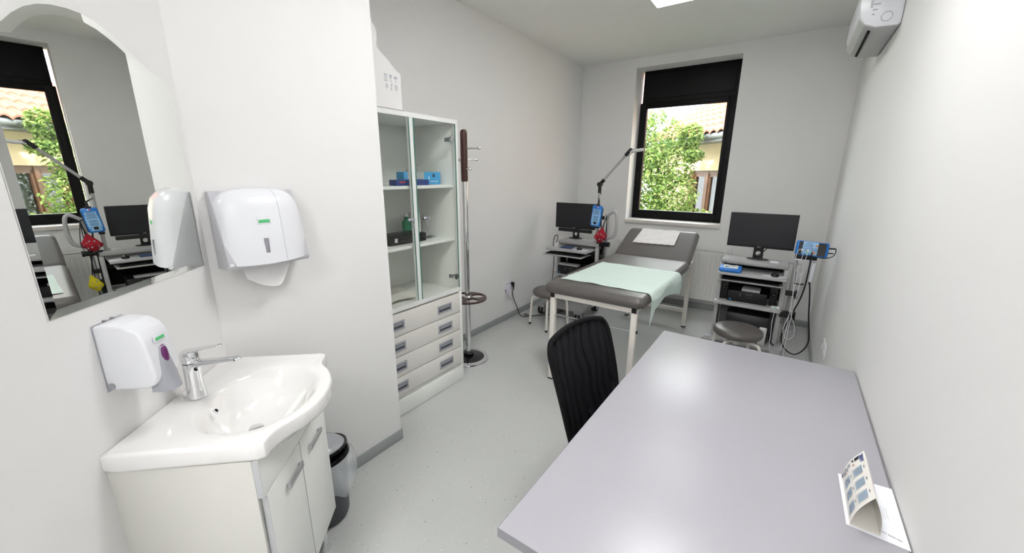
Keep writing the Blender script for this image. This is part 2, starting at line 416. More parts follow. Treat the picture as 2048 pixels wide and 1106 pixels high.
# soap dispenser
MWM0 = MWM; MWM = MWM @ Matrix.Translation((.021, -.004, .008))
t = mw_thing('soap_dispenser', 'white soap dispenser with a grey press lever on the wall under the mirror', 'soap dispenser', .445, 1.02)
side = [(.002, 1.022), (.002, 1.205), (.03, 1.209), (.075, 1.203), (.102, 1.186), (.116, 1.16), (.122, 1.10), (.126, 1.05), (.118, 1.030), (.10, 1.022)]
MB().prism([(y, z) for y, z in side], 0, .398, .495, .008, 3, M=MWM).build('housing', plastic_w, t)
MB().box((.396, .0, 1.018), (.497, .006, 1.207), .003, M=MWM).build('back_plate', plastic_g, t)
lev = []
for i in range(13):
    a = i/12; z = 1.128 - a*.122
    w = .010 + .027*math.sin(min(1, a*1.25)*PI/2)
    y = .112 - .012*a; dep = .016 + .030*a - .004*math.sin(PI*a)
    lev.append([(.4465+w*math.cos(PI*k/12), y+dep*math.sin(PI*k/12)**.8, z - .006*a*math.sin(PI*k/12)) for k in range(13)])
b = MB(); b.grid([[MWM @ Vector(p) for p in row] for row in lev], .004); b.build('press_lever', plastic_g, t)
b = MB(); b.ball((0, 0, 0), .5, seg=16)
bmesh.ops.transform(b.bm, matrix=MWM @ Matrix.Translation((.4465, .1235, 1.098)) @ Matrix.Diagonal((.026, .017, .066, 1)), verts=b.bm.verts)
b.build('sight_window', purple, t)
MB().box((.426, .1195, 1.142), (.467, .1235, 1.162), .003, M=MWM @ Matrix.Translation((0, -.0015, 0))).build('badge', plastic_w, t)
MB().box((.431, .121, 1.147), (.462, .1236, 1.156), .001, M=MWM).build('green_logo', green_print, t)
MB().cyl(MWM @ Vector((.494, .016, 1.036)), MWM @ Vector((.497, .016, 1.036)), .009).build('key_lock', plastic_g, t)
b = MB()
for x in (.43, .455): b.box((x, .004, 1.203), (x+.006, .012, 1.211), .001, M=MWM)
b.build('top_catch', plastic_smoke, t)

MWM = MWM0

# washbasin
t = mw_thing('washbasin', 'white ceramic washbasin with a bowed front on the vanity cabinet', 'washbasin', .30, .83)
ctl = [(.008, .0), (.582, .0), (.586, .03), (.582, .385), (.572, .405), (.555, .408), (.525, .412), (.50, .422), (.47, .44), (.43, .466), (.385, .487), (.335, .496),
       (.285, .496), (.235, .487), (.19, .469), (.15, .447), (.12, .424), (.095, .408), (.07, .403), (.035, .402), (.018, .398), (.008, .38)]
ctl = [(.012+(x-.008)*.999+.003*(x > .3), y*.973) for x, y in ctl]
cc = Vector((.316, .272)); NA = 160
def ray_hit(ang):
    d = Vector((math.cos(ang), math.sin(ang))); best = 0
    for i in range(len(ctl)):
        a = Vector(ctl[i])-cc; e = Vector(ctl[(i+1) % len(ctl)])-Vector(ctl[i])
        den = d.x*e.y - d.y*e.x
        if abs(den) < 1e-9: continue
        tt = (a.x*e.y-a.y*e.x)/den; uu = (a.x*d.y-a.y*d.x)/den
        if tt > 0 and -1e-6 <= uu <= 1+1e-6: best = max(best, tt)
    return best
# angles aimed at the corners too
angs = sorted([2*PI*i/NA for i in range(NA)] + [math.atan2(p[1]-cc.y, p[0]-cc.x) % (2*PI) for p in (ctl[0], ctl[1], ctl[3], ctl[4], ctl[-1], ctl[-2])])
NA = len(angs); hit = [ray_hit(a) for a in angs]
def ell(a, ax, by): return 1/math.sqrt((math.cos(a)/ax)**2 + (math.sin(a)/by)**2)
def ring_out(off, z): return [(cc.x+(h-off)*math.cos(a), cc.y+(h-off)*math.sin(a), z) for a, h in zip(angs, hit)]
def ring_ell(ax, by, z, ox=0, oy=0): return [(cc.x+ox+ell(a, ax, by)*math.cos(a), cc.y+oy+ell(a, ax, by)*math.sin(a), z) for a in angs]
def ring_mix(f, e, z):
    A = ring_out(.012, z); return [tuple(p*(1-f)+q*f for p, q in zip(a_, b_)) for a_, b_ in zip(A, e)]
T = .885
rings = [ring_ell(.02, .02, .735, 0, -.03), ring_ell(.15, .12, .743, 0, -.02), ring_ell(.22, .15, .79, 0, -.0), ring_ell(.235, .178, .822), ring_out(.012, .828), ring_out(.003, .832), ring_out(0, .84), ring_out(0, T-.010), ring_out(.0025, T-.003), ring_out(.009, T),
         ring_out(.016, T-.0005)]
e = ring_ell(.218, .176, T-.003, 0, .002)
def clampr(rg, off):
    r = []
    for p, a, h in zip(rg, angs, hit):
        d = min(math.hypot(p[0]-cc.x, p[1]-cc.y), h-off); q = math.hypot(p[0]-cc.x, p[1]-cc.y)
        r.append((cc.x+(p[0]-cc.x)*d/q, cc.y+(p[1]-cc.y)*d/q, p[2]))
    return r
e = clampr(e, .028)
rings += [ring_mix(.5, e, T-.0015), e, clampr(ring_ell(.210, .168, T-.007, 0, .001), .030), clampr(ring_ell(.202, .160, T-.015, 0, 0), .036), clampr(ring_ell(.192, .150, T-.029, 0, -.001), .044), ring_ell(.180, .139, T-.050, 0, -.003),
          ring_ell(.163, .124, T-.074, 0, -.006), ring_ell(.138, .104, T-.098, .001, -.010), ring_ell(.106, .082, T-.115, .002, -.016), ring_ell(.068, .058, T-.125, .003, -.024), ring_ell(.022, .022, T-.129, .004, -.034)]
bm = bmesh.new(); VR = [[bm.verts.new(p) for p in r] for r in rings]
for a, c in zip(VR, VR[1:]):
    for i in range(NA): bm.faces.new((a[i], a[(i+1) % NA], c[(i+1) % NA], c[i]))
bm.faces.new(VR[0][::-1]); bm.faces.new(VR[-1]); bmesh.ops.recalc_face_normals(bm, faces=bm.faces)
b = MB(); b.merge(bm, MWM); b.build('bowl', ceramic, t, ang=60)
dr = MWM @ Vector((.320, .240, .7545))
MB().lathe([(0, .008), (.014, .0075), (.021, .006), (.022, .004), (0, .004)], dr, 24).build('drain_plug', chrome, t)
MB().lathe([(0, .0035), (.0225, .0035), (.0235, .0), (0, .0)], dr, 24).build('drain_ring', plastic_smoke, t)
ov = Vector((.358, .150, .856)); nn = Vector((-.15, .75, .65)).normalized()
MB().cyl(MWM @ (ov-nn*.002), MWM @ (ov+nn*.002), .0095).build('overflow_ring', plastic_w, t)
MB().cyl(MWM @ (ov-nn*.001), MWM @ (ov+nn*.003), .006).build('overflow_hole', black_matte, t)

# tap
t = mw_thing('tap', 'chrome single-lever mixer tap standing on the washbasin', 'tap', .30, .885)
L_ = lambda x, y, z: MWM @ Vector((x+.006, y-.013, z))
MB().lathe([(0, 0), (.0275, 0), (.0275, .003), (.025, .03), (.0235, .09), (.0235, .122), (0, .122)], L_(.30, .085, .884), 32).build('body', chrome, t)
b = MB()
sp = []
for i in range(9):
    a = i/8; y = .095+a*.128; z = 1.000 + .012*a; w = .021-.003*a; h = .013-.007*a
    sp.append([L_(.30+w*math.cos(2*PI*k/16), y, z+h*math.sin(2*PI*k/16)) for k in range(17)])
b.grid(sp); b.ball(L_(.30, .223, 1.012), .012, (1.2, 1.2, .55)); b.cyl(L_(.30, .208, 1.001), L_(.30, .209, 1.009), .010)
b.build('spout', chrome, t)
b = MB(); b.lathe([(0, 0), (.024, 0), (.0255, .004), (.0255, .026), (.022, .036), (.012, .041), (0, .042)], L_(.30, .085, 1.009), 32)
lv = []
for i in range(8):
    a = i/7; y = .088+a*.088; z = 1.047+.014*a; w = .018*(1-.35*a); h = .005-.0025*a
    lv.append([L_(.30+w*math.cos(2*PI*k/14), y, z+h*math.sin(2*PI*k/14)) for k in range(15)])
b.grid(lv); b.ball(L_(.30, .176, 1.061), .011, (1, 1, .3)); b.build('lever', chrome, t)
MB().cyl(L_(.30, .085, 1.006), L_(.30, .085, 1.010), .0215).build('seam_ring', black_matte, t)
MB().tube([L_(.312, .052, .884), L_(.330, .046, .945), L_(.338, .043, .963), L_(.355, .030, .966)], .0025, 8).build('pop_up_rod', chrome, t)
b = MB(); b.cyl(L_(.315, .104, .987), L_(.318, .109, .987), .004); b.build('index_dot', black, t)

# vanity cabinet
L_ = lambda x, y, z: MWM @ Vector((x, y, z))
t = mw_thing('vanity_cabinet', 'white two-door vanity cabinet carrying the washbasin', 'cabinet', .32, 0)
b = MB(); b.box((.085, .0, .14), (.101, .352, .826), .001, M=MWM); b.box((.101, .0, .14), (.572, .352, .158), .001, M=MWM); b.box((.101, .0, .158), (.572, .008, .74), M=MWM); b.box((.556, .008, .158), (.572, .352, .826), M=MWM)
b.build('carcass', white_lam, t)
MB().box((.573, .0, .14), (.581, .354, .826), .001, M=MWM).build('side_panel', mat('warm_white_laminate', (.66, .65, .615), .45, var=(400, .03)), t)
def front(name, x0, x1, z0, z1):
    o = MB().box((x0, .3545, z0), (x1, .3725, z1), .0015, M=MWM).build(name, white_lam, t)
    MB().box((x1-.0004, .3550, z0+.001), (x1+.0008, .3720, z1-.001), M=MWM).build('edge_band', edge_grey, o)
    return o
front('fascia', .081, .580, .700, .824)
d1 = front('door', .329, .565, .180, .696); d2 = front('door', .083, .325, .180, .696)
for d, x0, x1 in ((d1, .349, .462), (d2, .160, .272)):
    b = MB(); b.box((x0, .380, .618), (x1, .388, .637), .0015, M=MWM)
    b.box((x0+.004, .372, .622), (x0+.012, .381, .633), M=MWM); b.box((x1-.012, .372, .622), (x1-.004, .381, .633), M=MWM)
    b.build('handle', steel, d)
for x, y in ((.125, .325), (.52, .325), (.125, .05), (.52, .05)):
    MB().lathe([(0, 0), (.02, 0), (.022, .01), (.014, .03), (.012, .10), (.016, .138), (0, .14)], L_(x, y, .001), 20).build('leg', chrome, t)

# waste bin
BX, BY = -1.612, .775
t = thing('waste_bin', 'dark pedal bin with a clear liner tucked beside the vanity cabinet', 'waste bin', (BX, BY, 0))
MB().lathe([(0, .002), (.088, .002), (.094, .01), (.118, .33), (.119, .345), (.113, .345), (.10, .03), (0, .03)], (BX, BY, 0)).build('body', bin_m, t)
b = MB(); b.lathe([(.122, .320), (.127, .330), (.127, .347), (.120, .357), (.110, .353), (.110, .345)], (BX, BY, 0)); b.build('rim', black_gloss, t)
Ml = Matrix.Rotation(R(-10), 4, 'Y')
MB().lathe([(0, .056), (.04, .053), (.08, .036), (.105, .012), (.112, .0), (.118, -.006), (.108, -.008), (0, -.008)], (BX, BY, .370), M=Ml).build('lid', mat('silver_grey_plastic', (.35, .36, .38), .2), t)
b = MB(); b.lathe([(.117, -.008), (.123, -.002), (.120, .008), (.110, .006)], (BX, BY, .370), M=Ml); b.build('lid_ring', black_gloss, t)
bag = []
for i in range(49):
    a = 2*PI*i/48; row = []
    for j in range(8):
        f = j/7; r = .1285 + .022*math.sin(f*PI*.8)*(1+.4*math.sin(a*5+1)) + .004*math.sin(a*13)*f; z = .343 - f*(.14+.035*math.sin(a*2+.6)+.01*math.sin(a*7))
        row.append((BX+r*math.cos(a), BY+r*math.sin(a), z))
    bag.append(row)
MB().grid(bag).build('bin_liner', bag_m, t)

# ------------------------------------------------------------------ paper towel dispenser on the side wall
t = thing('paper_towel_dispenser', 'white paper towel dispenser with a tongue of paper hanging out', 'towel dispenser', (XP, .72, 1.24))
y0, y1 = .572, .868
prof = [(XP+.012, 1.255), (XP+.012, 1.532), (XP+.05, 1.538), (XP+.085, 1.525), (XP+.108, 1.50), (XP+.120, 1.462), (XP+.135, 1.30), (XP+.138, 1.262), (XP+.115, 1.252)]
bm = bmesh.new()
NY = 18
rows = []
for i in range(NY+1):
    a = i/NY; y = y0+(y1-y0)*a; k = 2*a-1
    sx = 1-.34*abs(k)**3.2; sz = 1-.16*abs(k)**5; sag = .006*(1-k*k)
    rows.append([(XP+.012+(p[0]-XP-.012)*sx, y, 1.25+(p[1]-1.25)*sz - (sag if p[1] < 1.28 else -sag)) for p in prof])
b = MB(); V = [[bm.verts.new(p) for p in r] for r in rows]
for i in range(NY):
    m_ = len(prof)
    for j in range(m_): bm.faces.new((V[i][j], V[i+1][j], V[i+1][(j+1) % m_], V[i][(j+1) % m_]))
bm.faces.new(V[0][::-1]); bm.faces.new(V[-1]); bmesh.ops.recalc_face_normals(bm, faces=bm.faces)
b.merge(bm); b.build('cover', plastic_w, t, ang=50)
MB().prism([(XP+.001, 1.240), (XP+.001, 1.533), (XP+.030, 1.53), (XP+.09, 1.34), (XP+.112, 1.262), (XP+.105, 1.244)], 1, y0-.003, y1+.002, .004, 2).build('back_tray', mat('translucent_grey_plastic', (.52, .52, .56), .3), t)
MB().box((XP+.128, .692, 1.2985), (XP+.1365, .707, 1.356), .002).build('level_window', plastic_smoke, t)
def face_x(z): return XP+.120+(1.462-z)*(.015/.162)
MB().box((face_x(1.42)-.004, .680, 1.406), (face_x(1.42)+.0025, .728, 1.434), .002).build('badge', plastic_w, t)
MB().box((face_x(1.42)-.003, .684, 1.414), (face_x(1.42)+.0035, .724, 1.426), .001).build('green_logo', green_print, t)
MB().tube([(p[0]*1.0+.0004 - (p[0]-XP-.012)*.34*abs(2*(.766-y0)/(y1-y0)-1)**3.2, .766, p[1]+(.005 if p[1] > 1.3 else 0)) for p in prof[2:8]], .0008, 6).build('cover_seam', ink_grey, t)
tow = []
for i in range(21):
    a = i/20; y = .622+.205*a
    tow.append([(XP+.055+.02*f, y + (.012 if a < .5 else -.03)*f*abs(2*a-1), 1.262 - f*(.066+.050*math.sin(PI*min(1, a*.85))-.045*max(0, a-.72)/.28)) for f in (0, .25, .5, .75, 1)])
MB().grid(tow, .0012).build('paper_towel', card_w, t)
MB().cyl((XP+.118, y0+.008, 1.266), (XP+.118, y0-.004, 1.266), .007).build('hinge_pin', plastic_w, t)

# ------------------------------------------------------------------ glass-front cabinet
CF = -1.95; CY0, CY1 = 1.372, 2.145; CB = XL+.012
t = thing('display_cabinet', 'tall white cabinet with two glass doors over four drawers', 'cabinet', (-2.2, 1.76, 0))
b = MB(); xf = CF-.02
b.box((CB, CY0, 0), (xf, CY0+.02, 1.955), .001); b.box((CB, CY1-.02, 0), (xf, CY1, 1.955), .001)
b.box((CB, CY0+.02, 1.933), (xf, CY1-.02, 1.955)); b.box((CB, CY0+.02, .73), (xf, CY1-.02, .752)); b.box((CB, CY0+.02, 0), (CB+.006, CY1-.02, 1.933))
b.box((CB, CY0+.02, .12), (xf, CY1-.02, .14)); b.build('carcass', white_lam, t)
MB().box((CB+.006, CY0+.02, 1.505), (-1.985, CY1-.02, 1.525), .001).build('shelf', white_gloss, t)
MB().box((CB+.006, CY0+.02, 1.125), (-1.985, CY1-.02, 1.145), .001).build('shelf', white_gloss, t)
b = MB()
b.box((xf, CY0, .752), (CF, CY0+.035, 1.955)); b.box((xf, CY1-.028, .752), (CF, CY1, 1.955)); b.box((xf, 1.712, .775), (CF, 1.746, 1.93))
b.box((xf, CY0+.035, 1.928), (CF, CY1-.028, 1.955)); b.box((xf, CY0+.035, .745), (CF, CY1-.028, .775)); b.build('face_frame', white_gloss, t)
for (a0, a1, hy) in ((CY0+.033, 1.711, 1.695), (1.747, CY1-.030, 1.81)):
    d = MB().box((CF+.002, a0, .778), (CF+.007, a1, 1.926), .0005).build('glass_door', cab_glass, t)
    b = MB(); b.box((CF+.0015, a0-.001, .778), (CF+.0075, a0+.0015, 1.926)); b.box((CF+.0015, a1-.0015, .778), (CF+.0075, a1+.001, 1.926)); b.build('glass_edge', glass_edge, d)
    # cam lock with its key
    b = MB(); b.cyl((CF-.012, hy, 1.318), (CF+.014, hy, 1.318), .013); b.box((CF+.008, hy-.035 if hy < 1.7 else hy-.02, 1.310), (CF+.012, hy+.02 if hy < 1.7 else hy+.035, 1.327), .001)
    b.build('lock', chrome, d)
    b = MB(); b.cyl((CF+.014, hy, 1.318), (CF+.022, hy, 1.318), .004); b.box((CF+.018, hy-.008, 1.262), (CF+.021, hy+.008, 1.298), .002); b.box((CF+.018, hy-.002, 1.235), (CF+.021, hy+.002, 1.262)); b.build('key', steel, d)
    ex = a1-.035 if hy > 1.7 else a0+.035
    for z in (1.825, .865):
        b = MB(); b.cyl((CF-.002, ex, z), (CF+.013, ex, z), .021); b.build('hinge_cup', chrome, d)
        b = MB(); b.box((CF-.05, ex-.016, z-.014), (CF-.004, ex-.002, z+.014), .002); b.build('hinge_arm', steel, d)
zs = [(.582, .728), (.440, .576), (.298, .434), (.156, .292)]
for z0, z1 in zs:
    d = MB().box((xf, CY0+.004, z0), (CF, CY1-.025, z1), .0015).build('drawer', cream_lam, t)
    zc = (z0+z1)/2-.004
    for ya, yb in ((1.445, 1.585), (1.885, 2.028)):
        f = MB(); f.box((CF-.004, ya, zc-.031), (CF+.0035, ya+.012, zc+.031), .001); f.box((CF-.004, yb-.012, zc-.031), (CF+.0035, yb, zc+.031), .001)
        f.box((CF-.004, ya+.012, zc+.018), (CF+.0035, yb-.012, zc+.031), .001); f.box((CF-.004, ya+.012, zc-.031), (CF+.0035, yb-.012, zc-.018), .001)
        h = f.build('handle', plastic_g, d)
        g = MB(); g.box((CF-.001, ya+.012, zc-.018), (CF+.001, yb-.012, zc+.018)); g.build('handle_recess', mat('dark_recess', (.08, .085, .1), .4), h)
        MB().box((CF+.001, ya+.018, zc+.002), (CF+.0035, yb-.018, zc+.014), .001).build('pull_lip', plastic_g, h)
MB().box((xf-.004, CY0+.002, .004), (CF-.003, CY1-.002, .118), .001).build('plinth', white_lam, t)
MB().box((xf, CY1-.024, .118), (CF-.001, CY1, .745), .001).build('side_stile', white_lam, t)

# things in the cabinet
def boxthing(name, label, cat, lo, hi, m, extras=(), group=None):
    c = ((lo[0]+hi[0])/2, (lo[1]+hi[1])/2, lo[2]); t = thing(name, label, cat, c, 0, group)
    MB().box(lo, hi, .0015).build('carton', m, t)
    for nm, l, h, mm in extras: MB().box(l, h).build(nm, mm, t)
    return t
SZ = 1.5255; S2 = 1.1455
boxthing('carton', 'flat dark blue carton lying in front on the upper cabinet shelf', 'box', (-2.075, 1.64, SZ), (-2.005, 1.91, SZ+.036), navy,
         [('red_print', (-2.0052, 1.665, SZ+.017), (-2.0045, 1.71, SZ+.025), ink_red), ('white_bar', (-2.0052, 1.795, SZ+.003), (-2.0045, 1.803, SZ+.03), paper)])
t = boxthing('carton', 'light blue open carton standing behind the dark blue one in the cabinet', 'box', (-2.16, 1.77, SZ), (-2.085, 2.10, SZ+.085), sky_card,
         [('grey_panel', (-2.0855, 1.80, SZ+.038), (-2.0842, 1.945, SZ+.0845), card_g), ('white_drop', (-2.0855, 1.985, SZ+.035), (-2.0842, 1.993, SZ+.055), paper), ('dark_emblem', (-2.0855, 2.025, SZ+.05), (-2.0842, 2.045, SZ+.072), ink),
          ('white_line', (-2.0855, 2.0, SZ+.02), (-2.0842, 2.075, SZ+.024), paper)])
fl = [[(-2.16+.075*u, 1.835+.06*v+.035*v*v, SZ+.085+.05*v-.012*v*v*v) for v in (0, .33, .66, 1)] for u in (0, 1)]
MB().grid(fl, .001).build('open_flap', card_g, t)
MB().box((-2.05, 1.93, SZ), (-1.995, 1.985, SZ+.004), .001, M=None).build('blister_strip', ink_grey, loc=(-2.02, 1.95, SZ))
o = bpy.data.objects['blister_strip']; tag(o, 'small grey blister strip lying on the upper cabinet shelf', 'blister pack')
t = thing('instrument_case', 'flat black case with two silver clasps on the lower cabinet shelf', 'case', (-2.13, 1.78, S2))
MB().box((-2.24, 1.60, S2), (-2.06, 1.915, S2+.030), .003).build('case_base', black, t); MB().box((-2.24, 1.60, S2+.031), (-2.06, 1.915, S2+.056), .003).build('case_lid', black, t)
for y in (1.64, 1.80): MB().box((-2.061, y, S2+.018), (-2.056, y+.022, S2+.044), .001).build('clasp', plastic_lg, t)
t = thing('bottle', 'green bottle standing behind the black case in the cabinet', 'bottle', (-2.30, 1.95, S2))
MB().lathe([(0, 0), (.032, 0), (.034, .004), (.034, .10), (.028, .115), (.014, .128), (.014, .15), (0, .15)], (-2.30, 1.95, S2), 24).build('bottle_body', green_bottle, t)
MB().lathe([(0, .148), (.016, .148), (.016, .170), (0, .172)], (-2.30, 1.95, S2), 20).build('cap', plastic_w, t)
boxthing('carton', 'tall white carton beside the green bottle in the cabinet', 'box', (-2.34, 2.00, S2), (-2.27, 2.06, S2+.17), card_w)
b = MB(); b.box((-2.20, 1.97, S2), (-2.11, 2.085, S2+.004), .001)
for i in range(3):
    for j in range(2): b.lathe([(.012, 0), (.012, .008), (.009, .011), (0, .011)], (-2.18+j*.04, 1.99+i*.035, S2+.003), 14)
tag(b.build('pill_blister', clear_pl, loc=(-2.15, 2.03, S2)), 'clear blister tray beside the black case in the cabinet', 'blister pack')
pr = [[(-2.36+.30*u, 1.46+.42*v, .7535+.012+.010*math.sin(v*9+u*4)+.006*math.sin(u*14)) for v in [k/14 for k in range(15)]] for u in [k/10 for k in range(11)]]
tag(MB().grid(pr, .003).build('folded_cloth', paper_c, loc=(-2.2, 1.67, .753)), 'folded white cloth on the bottom of the glass compartment', 'cloth')

# carton on top of the cabinet
t = thing('cardboard_box', 'white cardboard box with raised flaps on top of the glass cabinet', 'box', (-2.15, 1.55, 1.956))
Z0, Z1 = 1.962, 2.166; bx0, bx1, by0, by1 = -2.40, -1.985, 1.374, 1.706
b = MB(); w = .004
b.box((bx0, by0, Z0), (bx1, by1, Z0+w)); b.box((bx0, by0, Z0), (bx0+w, by1, Z1)); b.box((bx1-w, by0, Z0), (bx1, by1, Z1)); b.box((bx0, by0, Z0), (bx1, by0+w, Z1)); b.box((bx0, by1-w, Z0), (bx1, by1, Z1))
b.build('carton_body', card_w, t)
MB().prism([(by0, Z1), (by1-.015, Z1), (1.56, 2.266), (1.50, 2.315), (by0, 2.40)], 0, bx1-.006, bx1-.002).build('flap', card_w, t)
MB().prism([(by0, 2.44), (1.50, 2.405), (1.535, 2.375), (1.553, 2.335), (1.540, 2.27), (1.520, 2.215), (by0, 2.20)], 0, bx1+.004, bx1+.008, M=Matrix.Translation((0, 0, 0))).build('flap', card_w, t)
MB().box((bx0+.002, by0+.002, Z1), (bx0+.006, by1-.03, Z1+.12)).build('flap', card_w, t)
b = MB(); xs = bx1+.0008
def sym(y, z, k):
    if k == 0: b.box((xs-.001, y-.009, z-.018), (xs, y-.006, z+.018)); b.box((xs-.001, y+.004, z-.018), (xs, y+.007, z+.018)); b.box((xs-.001, y-.012, z+.012), (xs, y-.003, z+.016)); b.box((xs-.001, y+.001, z+.012), (xs, y+.010, z+.016)); b.box((xs-.001, y-.014, z-.020), (xs, y+.012, z-.017))
    if k == 1: b.prism([(y-.009, z+.018), (y+.009, z+.018), (y+.005, z), (y+.001, z-.004), (y+.001, z-.014), (y+.007, z-.018), (y-.007, z-.018), (y-.001, z-.014), (y-.001, z-.004), (y-.005, z)], 0, xs-.001, xs)
    if k == 2:
        b.prism([(y-.014, z+.002)]+[(y-.014*math.cos(a*PI/8), z+.002+.013*math.sin(a*PI/8)) for a in range(1, 8)]+[(y+.014, z+.002)], 0, xs-.001, xs); b.box((xs-.001, y-.001, z-.015), (xs, y+.001, z+.004)); b.box((xs-.001, y-.001, z-.017), (xs, y+.007, z-.014))
    if k == 3: b.tube([(xs, y+.008*math.cos(a*PI/5), z+.008*math.sin(a*PI/5)) for a in range(11)], .0014, 5); b.box((xs-.001, y-.001, z-.018), (xs, y+.001, z+.018))
    if k == 4: b.prism([(y-.001, z+.018), (y+.009, z+.018), (y+.001, z-.004), (y+.004, z-.018), (y-.008, z-.018), (y-.002, z-.008)], 0, xs-.001, xs)
    if k == 5:
        for q in range(5): b.box((xs-.001, y-.010+.0045*q, z-.016+.002*(q % 2)), (xs, y-.0085+.0045*q, z+.014))
for i in range(3): sym(1.598+i*.034, 2.128, i); sym(1.600+i*.034, 2.083, 3+i)
b.build('shipping_symbols', ink_grey, t)
MB().box((-2.42, 1.374, 1.9555), (-1.97, 1.70, 1.9605)).build('underlay', mat('grey_board', (.25, .24, .24), .6), t)

# ------------------------------------------------------------------ coat stand
t = thing('coat_stand', 'chrome coat stand with a dark wooden top beside the glass cabinet', 'coat stand', (-2.155, 2.44, 0))
cxs, cys = -2.155, 2.44
MB().lathe([(0, 0), (.172, 0), (.175, .006), (.172, .014), (.140, .021), (.135, .021)], (cxs, cys, 0), 56).build('base_rim', chrome, t)
MB().lathe([(.140, .0205), (.08, .028), (.05, .035), (.045, .036), (.045, .058), (.040, .062), (0, .062)], (cxs, cys, 0), 48).build('base_dome', black_gloss, t)
MB().cyl((cxs, cys, .06), (cxs, cys, 1.545), .0215, seg=32).build('pole', chrome, t)
b = MB(); b.lathe([(.0245, -.008), (.0245, .008), (.021, .009)], (cxs, cys, 1.05), 32); b.build('pole_collar', chrome, t)
b = MB(); b.lathe([(0, 1.54), (.026, 1.54), (.028, 1.56), (.028, 1.90), (.026, 1.918), (.018, 1.93), (0, 1.934)], (cxs, cys, 0), 32); b.build('wooden_top', wood, t)
for ang, z, l in ((0, 1.79, .155), (178, 1.705, .06), (50, 1.71, .10), (-28, 1.637, .12), (-110, 1.73, .05), (120, 1.64, .12)):
    d = Vector((math.cos(R(ang)), math.sin(R(ang)), 0)); p0 = Vector((cxs, cys, z)); p1 = p0+d*l
    b = MB(); b.cyl(p0, p1, .0065, seg=14); b.ball(p1, .0125); b.cyl(p1-d*.018, p1-d*.008, .010, seg=14)
    if l > .055: b.build('hook', chrome, t)
    else: b.bm.free()
# umbrella ring with four round holes
bm = bmesh.new(); RT = .165; NS = 96
def tray_faces(bm, z):
    outer = [bm.verts.new((RT*math.cos(2*PI*i/NS), RT*math.sin(2*PI*i/NS), z)) for i in range(NS)]
    edges = [bm.edges.new((outer[i], outer[(i+1) % NS])) for i in range(NS)]
    for q in range(4):
        a = PI/4+q*PI/2+R(20); hx, hy = .095*math.cos(a), .095*math.sin(a)
        c = [bm.verts.new((hx+.052*math.cos(2*PI*i/28), hy+.052*math.sin(2*PI*i/28), z)) for i in range(28)]
        edges += [bm.edges.new((c[i], c[(i+1) % 28])) for i in range(28)]
    bmesh.ops.triangle_fill(bm, edges=edges, use_beauty=True, use_dissolve=False)
tray_faces(bm, 0)
bm.normal_update()
r_ = bmesh.ops.extrude_face_region(bm, geom=bm.faces[:]); bmesh.ops.translate(bm, vec=(0, 0, .012), verts=[v for v in r_['geom'] if isinstance(v, bmesh.types.BMVert)])
bmesh.ops.recalc_face_normals(bm, faces=bm.faces)
b = MB(); b.merge(bm, Matrix.Translation((cxs, cys, .56))); b.build('umbrella_ring', brown_tray, t)
MB().lathe([(.03, .552), (.034, .556), (.034, .580), (.024, .590), (.0215, .592)], (cxs, cys, 0), 28).build('tray_collar', chrome, t)

# ------------------------------------------------------------------ sockets
t = thing('wall_socket', 'white double wall socket on the left wall with two plugs in it', 'socket', (XL, 3.46, .40))
MB().box((XL+.0005, 3.385, .355), (XL+.010, 3.545, .455), .004).build('plate', socket_m, t)
for y in (3.425, 3.505): MB().lathe([(0, .0), (.024, 0), (.024, .004), (.021, .004), (.020, .001), (0, .001)], (XL+.010, y, .405), 24, M=Matrix.Rotation(PI/2, 4, 'Y')).build('outlet', socket_m, t)
t = thing('power_adapter', 'white power adapter plugged into the left half of the wall socket', 'adapter', (XL+.03, 3.43, .38))
MB().box((XL+.0145, 3.405, .31), (XL+.055, 3.455, .42), .008, 3).build('adapter_body', mat('lilac_white_plastic', (.62, .58, .68), .35), t)
MB().box((XL+.055, 3.418, .285), (XL+.062, 3.444, .36), .003).build('adapter_plug', plastic_w, t)
t = thing('power_cable', 'black plug and cable running from the left wall socket to the floor', 'cable', (XL+.03, 3.505, .40))
b = MB(); b.box((XL+.0145, 3.488, .385), (XL+.05, 3.522, .43), .008, 3); b.cyl((XL+.04, 3.505, .40), (XL+.045, 3.505, .35), .011, .006); b.build('plug', black, t)
MB().tube([(XL+.045, 3.505, .36), (-2.43, 3.51, .306), (-2.43, 3.551, .204), (-2.42, 3.60, .108), (-2.40, 3.61, .03), (-2.36, 3.60, .008), (-2.30, 3.62, .008), (-2.31, 3.69, .008), (-2.37, 3.70, .008), (-2.36, 3.64, .014), (-2.29, 3.655, .008), (-2.2, 3.76, .008), (-2.06, 3.9, .008), (-1.95, 4.05, .1)], .0045, 8, 2).build('cord', black, t)
t = thing('wall_socket', 'white wall socket low on the right wall just beyond the desk', 'socket', (XR, 3.4, .41))
MB().box((XR-.010, 3.30, .362), (XR-.0005, 3.51, .452), .004).build('plate', socket_m, t)
for y in (3.35, 3.46): MB().lathe([(0, .0), (.028, 0), (.028, .004), (.024, .004), (.023, .001), (0, .001)], (XR-.010, y, .407), 24, M=Matrix.Rotation(-PI/2, 4, 'Y')).build('outlet', plastic_lg, t)

